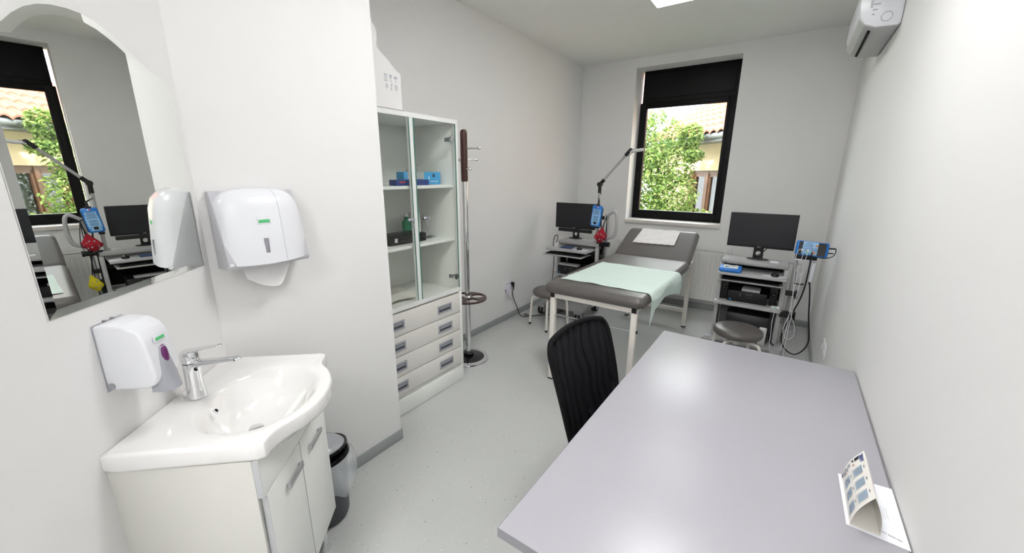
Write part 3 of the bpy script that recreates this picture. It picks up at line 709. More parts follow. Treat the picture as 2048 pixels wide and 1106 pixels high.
# ------------------------------------------------------------------ radiator
t = thing('radiator', 'white ribbed panel radiator under the window', 'radiator', (-1.18, 5.08, .14))
rx0, rx1, rz0, rz1, ry = -1.82, -.50, .14, .76, 5.03
P = []; N_ = 28; xs_ = []
for i in range(N_):
    x = rx0+.04+(rx1-rx0-.08)*i/N_; w_ = (rx1-rx0-.08)/N_
    xs_ += [(x, 0), (x+w_*.35, 0), (x+w_*.45, .008), (x+w_*.9, .008)]
xs_ += [(rx1-.04, 0)]
zz = [(rz0+.03, 0), (rz0+.065, 0), (rz0+.08, 1), (rz1-.075, 1), (rz1-.06, 0), (rz1-.02, 0)]
b = MB(); b.grid([[(x, ry+d*f, z) for z, f in zz] for x, d in xs_], .0015)
b.box((rx0+.0, ry-.001, rz0), (rx0+.04, ry+.02, rz1-.015), .004); b.box((rx1-.04, ry-.001, rz0), (rx1, ry+.02, rz1-.015), .004)
b.box((rx0+.01, ry+.05, rz0), (rx1-.01, ry+.062, rz1-.015), .003); b.box((rx0+.04, ry-.001, rz0), (rx1-.04, ry+.012, rz0+.03), .003)
b.build('front_panel', rad_m, t)
b = MB(); b.box((rx0-.003, ry-.003, rz1-.016), (rx1+.003, ry+.068, rz1), .004); b.build('top_grille', rad_m, t)
for x in (rx0-.003, rx1-.0): MB().box((x, ry-.002, rz0), (x+.003, ry+.066, rz1-.014), .001).build('side_cover', rad_m, t)
MB().cyl((rx1+.003, ry+.03, rz1-.045), (rx1+.03, ry+.03, rz1-.045), .012).cyl((rx1+.03, ry+.03, rz1-.06), (rx1+.03, ry+.03, rz1+.01), .017).cyl((rx1+.03, ry+.03, rz1+.01), (rx1+.03, ry+.03, rz1+.03), .014).build('thermostat_valve', socket_m, t)
b = MB(); b.tube([(rx1+.03, ry+.03, rz1-.06), (rx1+.03, ry+.03, .3), (rx1+.03, ry+.03, .0)], .009, 10); b.build('pipe', rad_m, t)
b = MB(); b.box((rx0+.2, ry+.062, .3), (rx0+.23, YB-.001, .6)); b.box((rx1-.23, ry+.062, .3), (rx1-.2, YB-.001, .6)); b.build('bracket', rad_m, t)

# ------------------------------------------------------------------ examination couch
t = thing('examination_couch', 'grey padded examination couch with a cream frame and raised head section', 'examination couch', (-1.067, 3.47, 0))
fx0, fx1, fy0, fy1, fz = -1.402, -.735, 2.54, 4.395, .73; q = .040
for x, y in ((fx0, fy0), (fx1-q, fy0), (fx0, fy1-q), (fx1-q, fy1-q)):
    l = MB().box((x, y, .012), (x+q, y+q, fz-.0005), .004).build('leg', cream_metal, t)
    MB().box((x-.0005, y-.0005, .0), (x+q+.0005, y+q+.0005, .013), .002).build('foot_cap', rubber, l)
MB().box((fx0+q, fy0, fz-q), (fx1-q, fy0+q, fz), .003).build('end_rail', cream_metal, t)
MB().box((fx0+q, fy1-q, fz-q), (fx1-q, fy1, fz), .003).build('end_rail', cream_metal, t)
MB().box((fx0, fy0+q, fz-q), (fx0+q, fy1-q, fz), .003).build('side_rail', cream_metal, t)
MB().box((fx1-q, fy0+q, fz-q), (fx1, fy1-q, fz), .003).build('side_rail', cream_metal, t)
MB().box((fx0+q, fy1-q, .165), (fx1-q, fy1-.006, .203), .003).build('rear_brace', cream_metal, t)
MB().tube([(fx0+q-.006, fy0+.02, .553), (fx1+.008, fy0+.02, .553)], .006, 10).build('front_rod', steel, t)
MB().cyl((fx1+.0, fy0+.02, .553), (fx1+.008, fy0+.02, .553), .011).build('rod_cap', rubber, t)
for x, y, dy in ((fx0, fy0, -1), (fx1-q, fy0, -1), (fx1-q, fy1-q, 1), (fx0, fy1-q, 1)):
    ya = y-.0025 if dy < 0 else y+q-.001
    MB().box((x+.003, ya, fz-.038), (x+.037, ya+.0035, fz-.002), .001).build('corner_cap', rubber, t)
def cushion(x0, x1, y0, y1, z0, z1, name, M=None, taper=0):
    bm = bmesh.new(); NXg, NYg = 28, 40; r = .034; top = []; bot = []
    h = z1-z0
    def sup(x, y):
        dx = min(x-x0, x1-x); dy = min(y-y0, y1-y)
        rr = .05; ed = lambda d: 1-(1-min(1, max(0, d)/rr))**2.4
        return ed(dx)*ed(dy)
    def coords(a, b_, n):
        pts = [0, .004, .010, .018, .028, .04, .052]; L = b_-a
        mid = [(.06+(1-0)*0)+(L-.12)*i/(n-1) for i in range(n)]
        return [a+p for p in pts]+[a+m for m in mid]+[b_-p for p in reversed(pts)]
    X = coords(x0, x1, 10); Y = coords(y0, y1, 16); cx = (x0+x1)/2
    def co(x, y, up):
        s_ = max(0, sup(x, y))**.5
        zt = z0 + h*.42 + (h*.58)*s_ if up else z0 + h*.42 - (h*.42)*min(1, s_*1.6)
        # rounded corners in plan
        rc = .05; ax = min(x-x0, x1-x); ay = min(y-y0, y1-y); px, py = x, y
        if ax < rc and ay < rc:
            vx, vy = rc-ax, rc-ay; m = max(vx, vy); L = math.hypot(vx, vy)
            if L > 0: k = m/L; px = x + (vx-vx*k)*(1 if x < cx else -1); py = y + (vy-vy*k)*(1 if y < (y0+y1)/2 else -1)
        if taper: px = cx + (px-cx)*(1-taper*((py-y0)/(y1-y0))**2)
        return (px, py, zt)
    TT = [[bm.verts.new(co(x, y, True)) for y in Y] for x in X]; BB = [[bm.verts.new(co(x, y, False)) for y in Y] for x in X]
    for i in range(len(X)-1):
        for j in range(len(Y)-1):
            bm.faces.new((TT[i][j], TT[i+1][j], TT[i+1][j+1], TT[i][j+1])); bm.faces.new((BB[i][j+1], BB[i+1][j+1], BB[i+1][j], BB[i][j]))
    bmesh.ops.remove_doubles(bm, verts=bm.verts, dist=.0008); bmesh.ops.recalc_face_normals(bm, faces=bm.faces)
    b = MB(); b.merge(bm, M); return b.build(name, taupe, t, ang=80)
cushion(-1.452, -.688, 2.515, 3.965, .7305, .806, 'mattress')
HM = Matrix.Translation((0, 3.972, .742)) @ Matrix.Rotation(R(28), 4, 'X')
o = cushion(-1.447, -.693, 0, .53, .0, .058, 'head_section', M=HM, taper=.05)
for x in (-1.30, -.85): MB().tube([(x, 4.20, .850-.004), (x, 4.30, .72)], .007, 8).build('head_strut', steel, t)

# mint sheet draped over the foot half, hanging at the window-wall side
zt = .8085
def sheet_pt(u, v):
    """u across (0 left .. 1 hanging edge right), v along y"""
    y = 2.675+.775*v
    wob = .010*math.sin(v*11)+.006*math.sin(v*23+1)
    top_len = .68; hang = .075+.105*max(0, 1-v/.10)**1 + .045*math.exp(-((v-.93)/.06)**2)*0 + .02*math.sin(v*7+2) + .035*math.exp(-((v-.90)/.08)**2)
    tot = top_len + .055 + hang; s = u*tot; xL = -1.385+.03*v
    rr = .035
    bump = .0022*math.sin(s*30+v*9)+.0016*math.sin(v*46+s*6) + .0010*math.sin(v*90-s*20)
    if s < top_len-.02:
        z = zt+.001+max(0, bump)*1.1; x = xL+s
        if s < .03: z -= .0
        return (x, y+wob*.6+.006*math.sin(s*8), z)
    s2 = s-(top_len-.02); q_ = .075
    if s2 < q_:
        a = s2/q_*PI/2; return (xL+top_len-.02+.042*math.sin(a), y+wob*.6, zt+.001-.046*(1-math.cos(a))+max(0, bump))
    s3 = s2-q_; return (xL+top_len-.02+.046+.006*math.sin(v*9)+.02*s3, y+wob*.6-.15*s3*(1 if v < .3 else -.2), zt-.045-s3)
G = [[sheet_pt(i/60, j/70) for j in range(71)] for i in range(61)]
tag(MB().grid(G, .0006).build('disposable_sheet', sheet_m, loc=(-1.05, 3.06, .808), ang=80), 'mint green disposable sheet draped over the foot end of the couch', 'sheet')
# white towel on the raised head section
def tw(u, v):
    x = -1.283+.39*u - .005*(1-v)*(1-u)*6 ; yy = .232+.262*v + .012*u*(1-v)
    h = .0605 + .003*max(0, math.sin(u*17+v*6)) + .003*max(0, math.sin(v*15-u*9)) + .003*math.sin(u*5)**2
    if v > .93: h -= .0
    if v < .04: h = .0605+.004*abs(math.sin(u*20))
    return HM @ Vector((x, yy, h))
tag(MB().grid([[tw(i/36, j/28) for j in range(29)] for i in range(37)], .0015).build('towel', towel_m, loc=(-1.08, 4.25, .95), ang=80), 'creased white towel lying on the raised head section of the couch', 'towel')

# ------------------------------------------------------------------ stools
def stool(x, y, rz, label):
    t = thing('stool', label, 'stool', (x, y, 0), rz, 'round grey padded stools')
    MB().lathe([(0, .352), (.165, .352), (.176, .362), (.180, .380), (.176, .398), (.158, .411), (.10, .417), (0, .418)], (0, 0, 0), 56).build('seat', taupe, t, local=True, ang=80)
    for i in range(4):
        a = PI/4+i*PI/2; c, s_ = math.cos(a), math.sin(a)
        pts = [(.02*c, .02*s_, .318), (.11*c, .11*s_, .318), (.160*c, .160*s_, .316), (.184*c, .184*s_, .300), (.190*c, .190*s_, .26), (.207*c, .207*s_, .02)]
        l = MB().tube(pts, .0122, 12, 2).build('leg', cream_metal, t, local=True)
        MB().cyl((.2068*c, .2068*s_, .0), (.2068*c, .2068*s_, .022), .0135).build('foot_cap', rubber, l, local=True)
    b = MB(); b.cyl((0, 0, .27), (0, 0, .352), .022); b.cyl((0, 0, .345), (0, 0, .353), .09); b.build('stem', cream_metal, t, local=True)
    return t
stool(-1.975, 3.56, R(-22)-PI/4+R(45), 'round grey stool standing between the left equipment cart and the couch')
stool(-.193, 3.49, R(20), 'round grey stool in front of the right equipment cart')

# ------------------------------------------------------------------ equipment carts
def castor(t, x, y):
    c = MB(); c.cyl((x-.028, y, .058), (x-.012, y, .058), .055, seg=32); c.cyl((x+.012, y, .058), (x+.028, y, .058), .055, seg=32)
    w = c.build('castor', rubber, t)
    h = MB(); h.cyl((x-.0295, y, .058), (x+.0295, y, .058), .038, seg=28); h.build('castor_hub', cart_m, w)
    f = MB(); f.box((x-.011, y-.02, .058), (x+.011, y+.03, .128), .004); f.box((x-.032, y-.045, .115), (x+.032, y+.045, .135), .01); f.build('castor_fork', plastic_g, w)
def cart(name, label, X0, X1, Y, tray_out, Yd=.34):
    """X0..X1 width, Y front of the top slab"""
    t = thing(name, label, 'cart', ((X0+X1)/2, Y+.12, 0), 0, 'grey equipment carts')
    # base tray with raised feet
    if tray_out: B0, B1, BF = X0-.057, X1-.083, Y-.23
    else: B0, B1, BF = X0-.02, X1+.01, Y-.10
    b = MB(); b.box((B0+.04, BF, .105), (B1-.04, Y+.25, .135), .006); b.build('base_shelf', cart_m, t)
    for x0, x1 in ((B0-.038, B0+.05), (B1-.045, B1+.032)):
        MB().prism([(BF-.04, .128), (BF-.02, .140), (Y+.27, .142), (Y+.29, .128), (Y+.29, .095), (BF-.04, .095)], 0, x0, x1, .005).build('foot_rail', cart_m, t)
        MB().box((x0+.02, BF-.035, .136), (x1-.02, BF+.03, .1435), .003).build('bumper', plastic_g, t)
    for x in (B0, B1):
        for y in (BF+.01, Y+.23): castor(t, x, y)
    # uprights
    for s_, x in ((-1, X0+.012), (1, X1-.012)):
        b = MB(); b.box((x-.017, Y+.0, .135), (x+.017, Y+.05, .82), .006); b.build('upright', cart_l, t)
        b = MB(); b.box((x-.012, Y+.205, .135), (x+.012, Y+.235, .82), .005); b.build('upright', cart_m, t)
        MB().box((x-.006, Y+.05, .15), (x+.006, Y+.205, .46)).build('side_panel', cart_d, t)
        MB().box((x-.004, Y+.05, .50), (x+.004, Y+.205, .72)).build('side_panel', black, t)
    MB().box((X0+.03, Y+.215, .14), (X1-.03, Y+.225, .46)).build('back_panel', cart_d, t)
    MB().box((X0+.03, Y+.215, .49), (X1-.03, Y+.225, .80)).build('back_panel', black_matte, t)
    # lower shelf
    MB().box((X0-.005, Y-.07, .452), (X1-.005 if not tray_out else X1, Y+.24, .485), .005).build('lower_shelf', cart_l, t)
    # tray shelf and keyboard drawer
    dy = -.20 if tray_out else -.12
    dx = -.045 if tray_out else .0
    MB().box((X0+dx+.0, Y+dy, .742 if not tray_out else .770), (X1+dx-.0, Y+.215, .765 if not tray_out else .793), .004).build('tray_shelf', cart_l, t)
    ky = Y-.25 if tray_out else Y-.11
    b = MB(); b.box((X0+dx*1.3+.012, ky, .682 if not tray_out else .722), (X1+dx*1.3-.02, Y+.15, .690 if not tray_out else .730), .002); b.box((X0+dx*1.3+.012, ky, .682 if not tray_out else .722), (X1+dx*1.3-.02, ky+.006, .697 if not tray_out else .737), .002)
    b.build('keyboard_tray', cart_l, t)
    MB().box((X0+.03, Y+.02, .695), (X1-.03, Y+.03, .742)).build('drawer_back', black_matte, t)
    # top slab
    b = MB(); b.box((X0, Y, .822), (X1, Y+.245, .862), .012, 3); b.build('top_shelf', cart_m, t)
    return t
LX0, LX1, LY = -2.165, -1.665, 4.06
RX0, RX1, RY = -.440, .078, 4.0
lc = cart('equipment_cart', 'left grey equipment cart in the back corner with its keyboard tray pulled out', LX0, LX1, LY, True)
rc = cart('equipment_cart', 'right grey equipment cart beside the radiator carrying the larger clear monitor', RX0, RX1, RY, False)
# pole with looped handle on the left cart, accessory rail
b = MB(); b.tube([(-1.625, 4.20, .12), (-1.625, 4.20, 1.17)], .014, 12); b.build('pole', cart_l, lc)
b = MB(); b.tube([(-1.625, 4.16, 1.16), (-1.56, 4.16, 1.21), (-1.535, 4.16, 1.215), (-1.515, 4.16, 1.19), (-1.505, 4.16, 1.10), (-1.51, 4.16, 1.0), (-1.525, 4.16, .945), (-1.56, 4.16, .925), (-1.625, 4.16, .915)], .0165, 14, 2); b.build('handle', cart_l, lc)
b = MB(); b.cyl((-1.64, 4.12, .855), (-1.575, 4.12, .855), .024); b.cyl((-1.575, 4.12, .855), (-1.56, 4.12, .855), .028, seg=18); b.box((-1.70, 4.09, .83), (-1.64, 4.15, .88), .004); b.build('clamp_knob', black, lc)
b = MB(); b.box((-1.655, 4.10, .36), (-1.63, 4.14, .60), .004); b.box((-1.655, 4.10, .66), (-1.60, 4.15, .70), .004); b.build('cable_bracket', black, lc)
# pole + clamps on the right cart
b = MB(); b.tube([(.118, 4.09, .12), (.118, 4.09, .96)], .012, 12); b.build('pole', cart_m, rc)
b = MB(); b.box((.075, 4.02, .60), (.15, 4.06, .64), .004); b.box((.148, 4.0, .585), (.170, 4.06, .65), .004); b.build('cable_clamp', black, rc)
b = MB(); b.box((.07, 3.99, .408), (.13, 4.07, .452), .004); b.box((.128, 4.0, .41), (.167, 4.05, .455), .004); b.box((.165, 3.99, .395), (.182, 4.06, .46), .004); b.build('cable_clamp', black, rc)
MB().lathe([(0, 0), (.045, 0), (.048, .006), (.03, .01), (0, .01)], (.115, 4.12, .865), 24).build('cable_disc', plastic_g, rc)
b = MB(); b.tube([(.10, 4.0, .30), (.13, 4.0, .30), (.235, 3.97, .285)], .004, 8); b.box((.15, 3.98, .285), (.225, 4.0, .297), .003)
for k in range(6): b.cyl((.155+.013*k, 3.985, .29), (.155+.013*k, 3.96, .305), .0022, seg=8)
b.build('lead_comb', plastic_g, rc)

# monitors
def monitor(label, cx, y, z0, w, h, stand_z, foot, bar, logo, grp='black flat monitors on the carts'):
    t = thing('monitor', label, 'monitor', (cx, y+.05, stand_z), 0, grp)
    MB().box((cx-w/2, y, z0), (cx+w/2, y+.028, z0+h), .003).build('bezel', black, t)
    MB().box((cx-w/2+.008, y-.0012, z0+.018), (cx+w/2-.008, y+.002, z0+h-.008)).build('screen', screen_m, t)
    MB().box((cx-.12, y+.028, z0+.07), (cx+.12, y+.045, z0+h-.07), .008).build('rear_housing', black, t)
    # neck with round cable hole
    nw = .040; nb = MB(); tmp = bmesh.new(); hz = stand_z+.052; hr = .021
    o_ = [tmp.verts.new((cx-nw, 0, stand_z+.004)), tmp.verts.new((cx+nw, 0, stand_z+.004)), tmp.verts.new((cx+nw*.92, 0, z0+.10)), tmp.verts.new((cx-nw*.92, 0, z0+.10))]
    c_ = [tmp.verts.new((cx+hr*math.cos(2*PI*i/24), 0, hz+hr*math.sin(2*PI*i/24))) for i in range(24)]
    ed = [tmp.edges.new((o_[i], o_[(i+1) % 4])) for i in range(4)]+[tmp.edges.new((c_[i], c_[(i+1) % 24])) for i in range(24)]
    bmesh.ops.triangle_fill(tmp, edges=ed, use_beauty=True)
    r_ = bmesh.ops.extrude_face_region(tmp, geom=tmp.faces[:]); bmesh.ops.translate(tmp, vec=(0, .014, 0), verts=[v for v in r_['geom'] if isinstance(v, bmesh.types.BMVert)])
    bmesh.ops.recalc_face_normals(tmp, faces=tmp.faces); nb.merge(tmp, Matrix.Translation((0, y+.046, 0))); nb.build('neck', black, t)
    MB().lathe([(0, 0), (foot, 0), (foot+.003, .003), (foot, .006), (0, .008)], (cx, y+.045, stand_z), 40, sx=1, sy=.62).build('foot', black, t)
    if bar: MB().box((cx-w/2+.045, y-.012, z0-.042), (cx+w/2-.03, y+.02, z0-.004), .004).build('soundbar', black, t)
    text('brand_mark', 'DELL', .014, plastic_lg, t, basis((cx, y-.0016, z0+.0085), (1, 0, 0), (0, 0, 1)))
    return t
mR = monitor('black monitor on the right equipment cart, its whole screen in view', -.168, 4.12, .972, .512, .305, .863, .085, False, 0)
mL = monitor('black monitor on the left equipment cart, partly behind the hanging blue box', -2.035, 4.22, .985, .50, .292, .863, .085, True, 0)
b = MB(); b.tube([(-.10, 4.175, .975), (-.13, 4.175, .935), (-.155, 4.178, .905), (-.18, 4.185, .89), (-.20, 4.20, .88), (-.19, 4.235, .869)], .0042, 8, 2)
tag(b.build('monitor_cable', black, loc=(-.15, 4.17, .87)), 'black cable hanging behind the neck of the right cart monitor', 'cable')

# computers on the lower shelves
def computer(x0, y0, label, w=.305, h=.10, d=.20, strip=True):
    z = .4855; t = thing('computer', label, 'computer', (x0+w/2, y0+d/2, z), 0, 'small black computers lying on the cart shelves')
    MB().box((x0, y0, z), (x0+w, y0+d, z+h), .004).build('case', black, t)
    b = MB(); b.box((x0+.10, y0-.001, z+.055), (x0+.103, y0+.001, z+.078))
    for i in range(3): b.box((x0+.145+i*.018, y0-.001, z+.074), (x0+.156+i*.018, y0+.001, z+.077))
    for i in range(3): b.tube([(x0+.150+i*.017+.006*math.cos(a*PI/4), y0-.0005, z+.048+.006*math.sin(a*PI/4)) for a in range(5)], .0008, 4)
    b.build('front_ports', steel, t)
    MB().box((x0+.018, y0-.0012, z+.010), (x0+.034, y0+.001, z+.021)).build('blue_sticker', mat('blue_sticker', (.05, .35, .8), .4), t)
    return t
computer(-.347, RY-.01, 'black desktop computer lying on the lower shelf of the right cart')
t = computer(-2.105, LY-.09, 'black desktop computer lying on the lower shelf of the left cart')
tag(MB().box((-2.095, LY-.08, .5865), (-1.86, LY-.01, .607), .003).build('silver_drive', plastic_lg, loc=(-1.98, LY-.05, .5865)), 'slim silver box lying on the computer in the left cart', 'box')
b = MB()
for i in range(7): b.box((-.242+.001*(i % 3), RY+.01-.002*(i % 2), .5866+i*.003), (-.10-.002*(i % 2), RY+.14, .5888+i*.003))
tag(b.build('paper_stack', paper, loc=(-.17, RY+.07, .5866)), 'small stack of white papers on the computer in the right cart', 'papers')
for x, lab in ((-.405, 'left'), (.005, 'right')):
    xx = -.412 if lab == 'left' else -.025
    t = thing('speaker', 'black speaker on the %s side of the computer in the right cart' % lab, 'speaker', (xx+.03, RY+.06, .4855), 0, 'speakers in the right cart')
    MB().box((xx, RY+.02, .4855), (xx+.06, RY+.10, .665), .006).build('speaker_case', black, t)
    Mx = Matrix.Rotation(PI/2, 4, 'X')
    b = MB(); b.lathe([(.026, 0), (.026, .003), (.022, .003), (.018, 0)], (xx+.03, RY+.02, .61), 24, M=Mx); b.lathe([(0, .002), (.006, .001), (.018, -.001)], (xx+.03, RY+.0195, .61), 24, M=Mx); b.build('speaker_cone', black_gloss, t)
t = thing('junction_box', 'small white box with a green plug on the lower shelf of the right cart', 'box', (.02, RY-.03, .4855))
MB().box((.0, RY-.055, .4855), (.062, RY-.015, .503), .003).build('box_body', plastic_w, t); MB().box((.024, RY-.062, .489), (.040, RY-.054, .499), .001).build('green_plug', green_print, t)
t = thing('keyboard', 'black keyboard on the pulled-out tray of the left cart', 'keyboard', (-2.0, LY-.16, .731), 0)
MB().box((-2.19, LY-.235, .7306), (-1.765, LY-.11, .744), .003).build('keyboard_body', black, t)
b = MB()
for r_ in range(5):
    for c_ in range(20): b.box((-2.182+c_*.0205, LY-.228+r_*.022, .744), (-2.182+c_*.0205+.017, LY-.228+r_*.022+.018, .7475), .0015, 1)
b.build('keys', black_matte, t)
t = thing('keyboard', 'black keyboard inside the closed tray of the right cart', 'keyboard', (-.2, RY-.05, .691), 0)
MB().box((-.41, RY-.095, .6905), (.03, RY+.01, .703), .003).build('keyboard_body', black, t)
b = MB()
for r_ in range(4):
    for c_ in range(20): b.box((-.402+c_*.0212, RY-.088+r_*.022, .703), (-.402+c_*.0212+.0175, RY-.088+r_*.022+.018, .7065), .0015, 1)
b.build('keys', black_matte, t)
def mouse(x, y, z, label):
    t = thing('mouse', label, 'computer mouse', (x, y, z), 0)
    MB().lathe([(0, 0), (.028, 0), (.031, .008), (.027, .020), (.014, .029), (0, .031)], (x, y, z), 28, sx=1, sy=1.5).build('mouse_body', black, t); MB().box((x-.003, y-.040, z+.018), (x+.003, y-.024, z+.0275), .002).build('wheel', rubber, t)
def pad(x, y, z, label):
    o = MB().lathe([(0, 0), (.086, 0), (.088, .0012), (.086, .0025), (0, .0025)], (x, y, z), 40, sx=1, sy=.62).build('mouse_pad', mat('pale_pad', (.66, .67, .73), .5), loc=(x, y, z)); tag(o, label, 'mouse pad')
pad(-.018, RY-.05, .766, 'pale oval mouse pad on the right cart'); mouse(-.012, RY-.045, .769, 'black mouse on the pad of the right cart')
pad(-1.815, LY-.12, .794, 'pale oval mouse pad on the left cart'); mouse(-1.83, LY-.11, .797, 'black mouse on the pad of the left cart')
tag(MB().lathe([(0, 0), (.032, 0), (.032, .009), (.028, .012), (0, .012)], (-.033, 4.07, .8625), 28).build('white_puck', paper, loc=(-.033, 4.07, .8625)), 'small round white disc on top of the right cart beside the monitor foot', 'disc')
tag(MB().box((-2.06, LY-.13, .794), (-1.93, LY-.03, .808), .003).build('notebook', mat('dark_blue_cover', (.03, .06, .16), .45), loc=(-2.0, LY-.08, .794)), 'dark blue notebook on the tray of the left cart', 'notebook')
t = thing('cable_cup', 'silver cylinder holding a cable end on the left corner of the left cart tray', 'cup', (-2.125, LY-.10, .794))
MB().lathe([(0, 0), (.024, 0), (.026, .004), (.026, .05), (.022, .054), (.018, .05), (0, .05)], (-2.125, LY-.10, .794), 24).build('cup_body', plastic_lg, t)
MB().tube([(-2.125, LY-.10, .842), (-2.11, LY-.10, .90), (-2.14, LY-.06, .935), (-2.19, LY-.04, .90), (-2.215, LY-.02, .80), (-2.225, LY+.04, .70), (-2.235, LY+.04, .35), (-2.30, LY+.06, .05), (-2.32, LY+.1, .006)], .0045, 8, 2).build('cord', black, t)
t = thing('power_supply_box', 'silver box with a black lid on the base shelf of the right cart', 'power supply', (-.165, RY+.05, .136))
MB().box((-.325, RY-.055, .136), (-.06, RY+.19, .275), .004).build('lower_body', cart_d, t); MB().box((-.058, RY-.07, .136), (.0, RY+.19, .30), .008).build('silver_column', plastic_lg, t)
MB().prism([(RY-.06, .276), (RY-.03, .385), (RY+.19, .385), (RY+.19, .276)], 0, -.33, -.0, .006).build('black_lid', black, t)
tag(MB().tube([(.03, RY+.19, .30), (.04, RY+.10, .24), (.02, RY+.05, .17), (.05, RY-.0, .148), (.07, RY-.02, .142)], .006, 8, 2).build('mains_cable', black, loc=(.04, RY+.05, .14)), 'short black mains cable on the base shelf of the right cart', 'cable')

# blue stimulation box on the right cart tray
t = thing('blue_button_box', 'small blue box with grey buttons on the tray of the right cart', 'control box', (-.36, RY-.05, .766))
MB().prism([(RY-.115, .766), (RY-.115, .800), (RY-.02, .822), (RY+.0, .766)], 0, -.435, -.262, .012, 3).build('case', blue, t)
Mb = basis((-.348, RY-.068, .8125), (1, 0, 0), (0, math.cos(R(13)), math.sin(R(13))))
MB().box((-.058, -.034, -.002), (.058, .034, .0015), .001, M=Mb).build('button_panel', card_w, t)
b = MB()
for x, y, w, h in ((-.045, -.02, .03, .016), (-.008, .008, .01, .014), (.008, .008, .012, .014), (.024, .004, .01, .012)): b.box((x, y, .001), (x+w, y+h, .005), .002, M=Mb)
b.build('buttons', mat('teal_button', (.03, .2, .22), .4), t)
b = MB(); b.cyl(Mb @ Vector((-.05, .045, -.004)), Mb @ Vector((-.05, .045, .012)), .011); b.cyl(Mb @ Vector((.05, .045, -.004)), Mb @ Vector((.05, .045, .012)), .011); b.build('knobs', black, t)

# amplifier on the right cart
AM = Matrix.Translation((.199, 3.885, 1.040)) @ Matrix.Rotation(R(2.5), 4, 'Y') @ Matrix.Rotation(R(-14), 4, 'X')
t = thing('amplifier_box', 'blue amplifier box with sockets mounted on the pole of the right cart', 'amplifier', (.199, 3.885, 1.04))
MB().box((-.106, -.004, -.058), (.106, .03, .058), .016, 3, M=AM).build('case', blue, t)
MB().box((-.088, -.0065, -.050), (.088, .0, .050), .010, 2, M=AM, only=1).build('dark_grip', black, t)
MB().box((-.062, -.0085, -.050), (.036, -.002, .051), .001, M=AM).build('socket_panel', blue_l, t)
b = MB()
def dot(x, z, r, bb): bb.cyl(AM @ Vector((x, -.0075, z)), AM @ Vector((x, -.0105, z)), r, seg=12)
for r_ in range(5):
    for c_ in range(5):
        if r_ == 0 and c_ in (0,): continue
        dot(-.052+c_*.0115, .038-r_*.0135, .0036, b)
for x, z in ((.001, .0), (.011, -.004), (.021, .0), (.029, -.004), (.010, -.017), (.020, -.018), (.029, -.018), (-.052, -.043), (-.042, -.043), (-.012, -.043), (-.005, -.043)): dot(x, z, .0036, b)
b.build('sockets', navy, t)
b = MB()
for x, z in ((-.002, .021), (-.032, -.016), (.005, -.014), (-.022, -.016)): dot(x, z, .0042, b)
b.build('red_sockets', ink_red, t)
b = MB()
for x, z in ((-.028, -.034), (-.028, -.044)): b.box((x-.004, -.0105, z-.004), (x+.004, -.008, z+.004), M=AM)
b.build('green_sockets', green_print, t)
for x, z in ((.025, .025), (.018, -.034)): MB().box((x-.008, -.017, z-.0065), (x+.008, -.008, z+.0065), .003, M=AM).build('orange_knob', orange, t)
b = MB(); b.tube([AM @ Vector((-.03, .03, -.03)), (.118, 4.02, .985), (.118, 4.085, .955)], .010, 8); b.box((.10, 3.90, .945), (.245, 3.94, .985), .006); b.build('bracket', black, t)
MB().tube([(.13+.026*math.cos(a*PI/8), 3.88+.018*math.sin(a*PI/8), .945) for a in range(17)], .0042, 6).build('holder_ring', plastic_w, t)
b = MB(); p = AM @ Vector((.105, .008, .018)); q2 = AM @ Vector((.105, .008, -.018))
b.cyl(p, p+Vector((.042, -.0, .002)), .006); b.cyl(q2, q2+Vector((.035, 0, 0)), .0045); b.build('side_plugs', black, t)
for s_, x in ((0, -.060), (1, -.024)):
    c_ = AM @ Vector((x, -.012, -.020)); b = MB(); b.cyl(AM @ Vector((x, -.008, -.022)), AM @ Vector((x, -.026, -.018)), .0085, .0065, seg=16); b.build('white_plug', plastic_w, t)
def cable(name, label, pts, r, m, sm=2, cat='cable'):
    o = MB().tube(pts, r, 8, sm).build(name, m, loc=pts[-1]); return tag(o, label, cat)
cable('black_loop_cable', 'thin black cable looping at the right of the blue amplifier box', [(.342, 3.883, 1.055), (.348, 3.88, 1.045), (.347, 3.88, 1.02), (.338, 3.88, .995), (.31, 3.885, .978), (.28, 3.90, .970), (.22, 3.93, .972)], .0035, black)
cable('black_loop_cable', 'thick black cable looping almost to the floor right of the right cart', [(.229, 3.95, .758), (.240, 3.95, .70), (.253, 3.95, .608), (.269, 3.95, .458), (.300, 3.95, .300), (.302, 3.95, .22), (.272, 3.95, .150), (.223, 3.95, .102), (.155, 3.95, .133), (.110, 3.95, .206), (.115, 3.95, .316), (.159, 3.95, .488), (.190, 3.95, .596), (.204, 3.94, .70), (.207, 3.93, .80), (.206, 3.90, .902), (.203, 3.868, .985), (.205, 3.868, 1.018)], .0055, black)
cable('white_lead', 'white lead hanging from the left plug of the amplifier box, outermost left', [(.138, 3.862, 1.028), (.118, 3.862, 1.036), (.106, 3.87, 1.0), (.106, 3.90, .93), (.118, 3.92, .82), (.137, 3.92, .607), (.136, 3.92, .524), (.134, 3.92, .279), (.117, 3.92, .108)], .0022, plastic_w)
cable('white_lead', 'white lead from the amplifier box that loops in a ring near the floor', [(.150, 3.865, 1.002), (.136, 3.88, .897), (.136, 3.9, .771), (.135, 3.9, .642), (.138, 3.9, .489), (.125, 3.9, .41), (.110, 3.9, .33), (.125, 3.9, .27), (.16, 3.9, .245), (.185, 3.9, .27), (.196, 3.9, .337), (.175, 3.9, .41), (.150, 3.9, .45), (.14, 3.9, .521)], .0022, plastic_w)
cable('white_lead', 'white lead hanging from the right plug of the amplifier box', [(.176, 3.862, 1.018), (.168, 3.87, .93), (.166, 3.88, .843), (.164, 3.88, .717), (.154, 3.88, .564), (.146, 3.88, .341), (.146, 3.88, .106)], .0022, plastic_w)
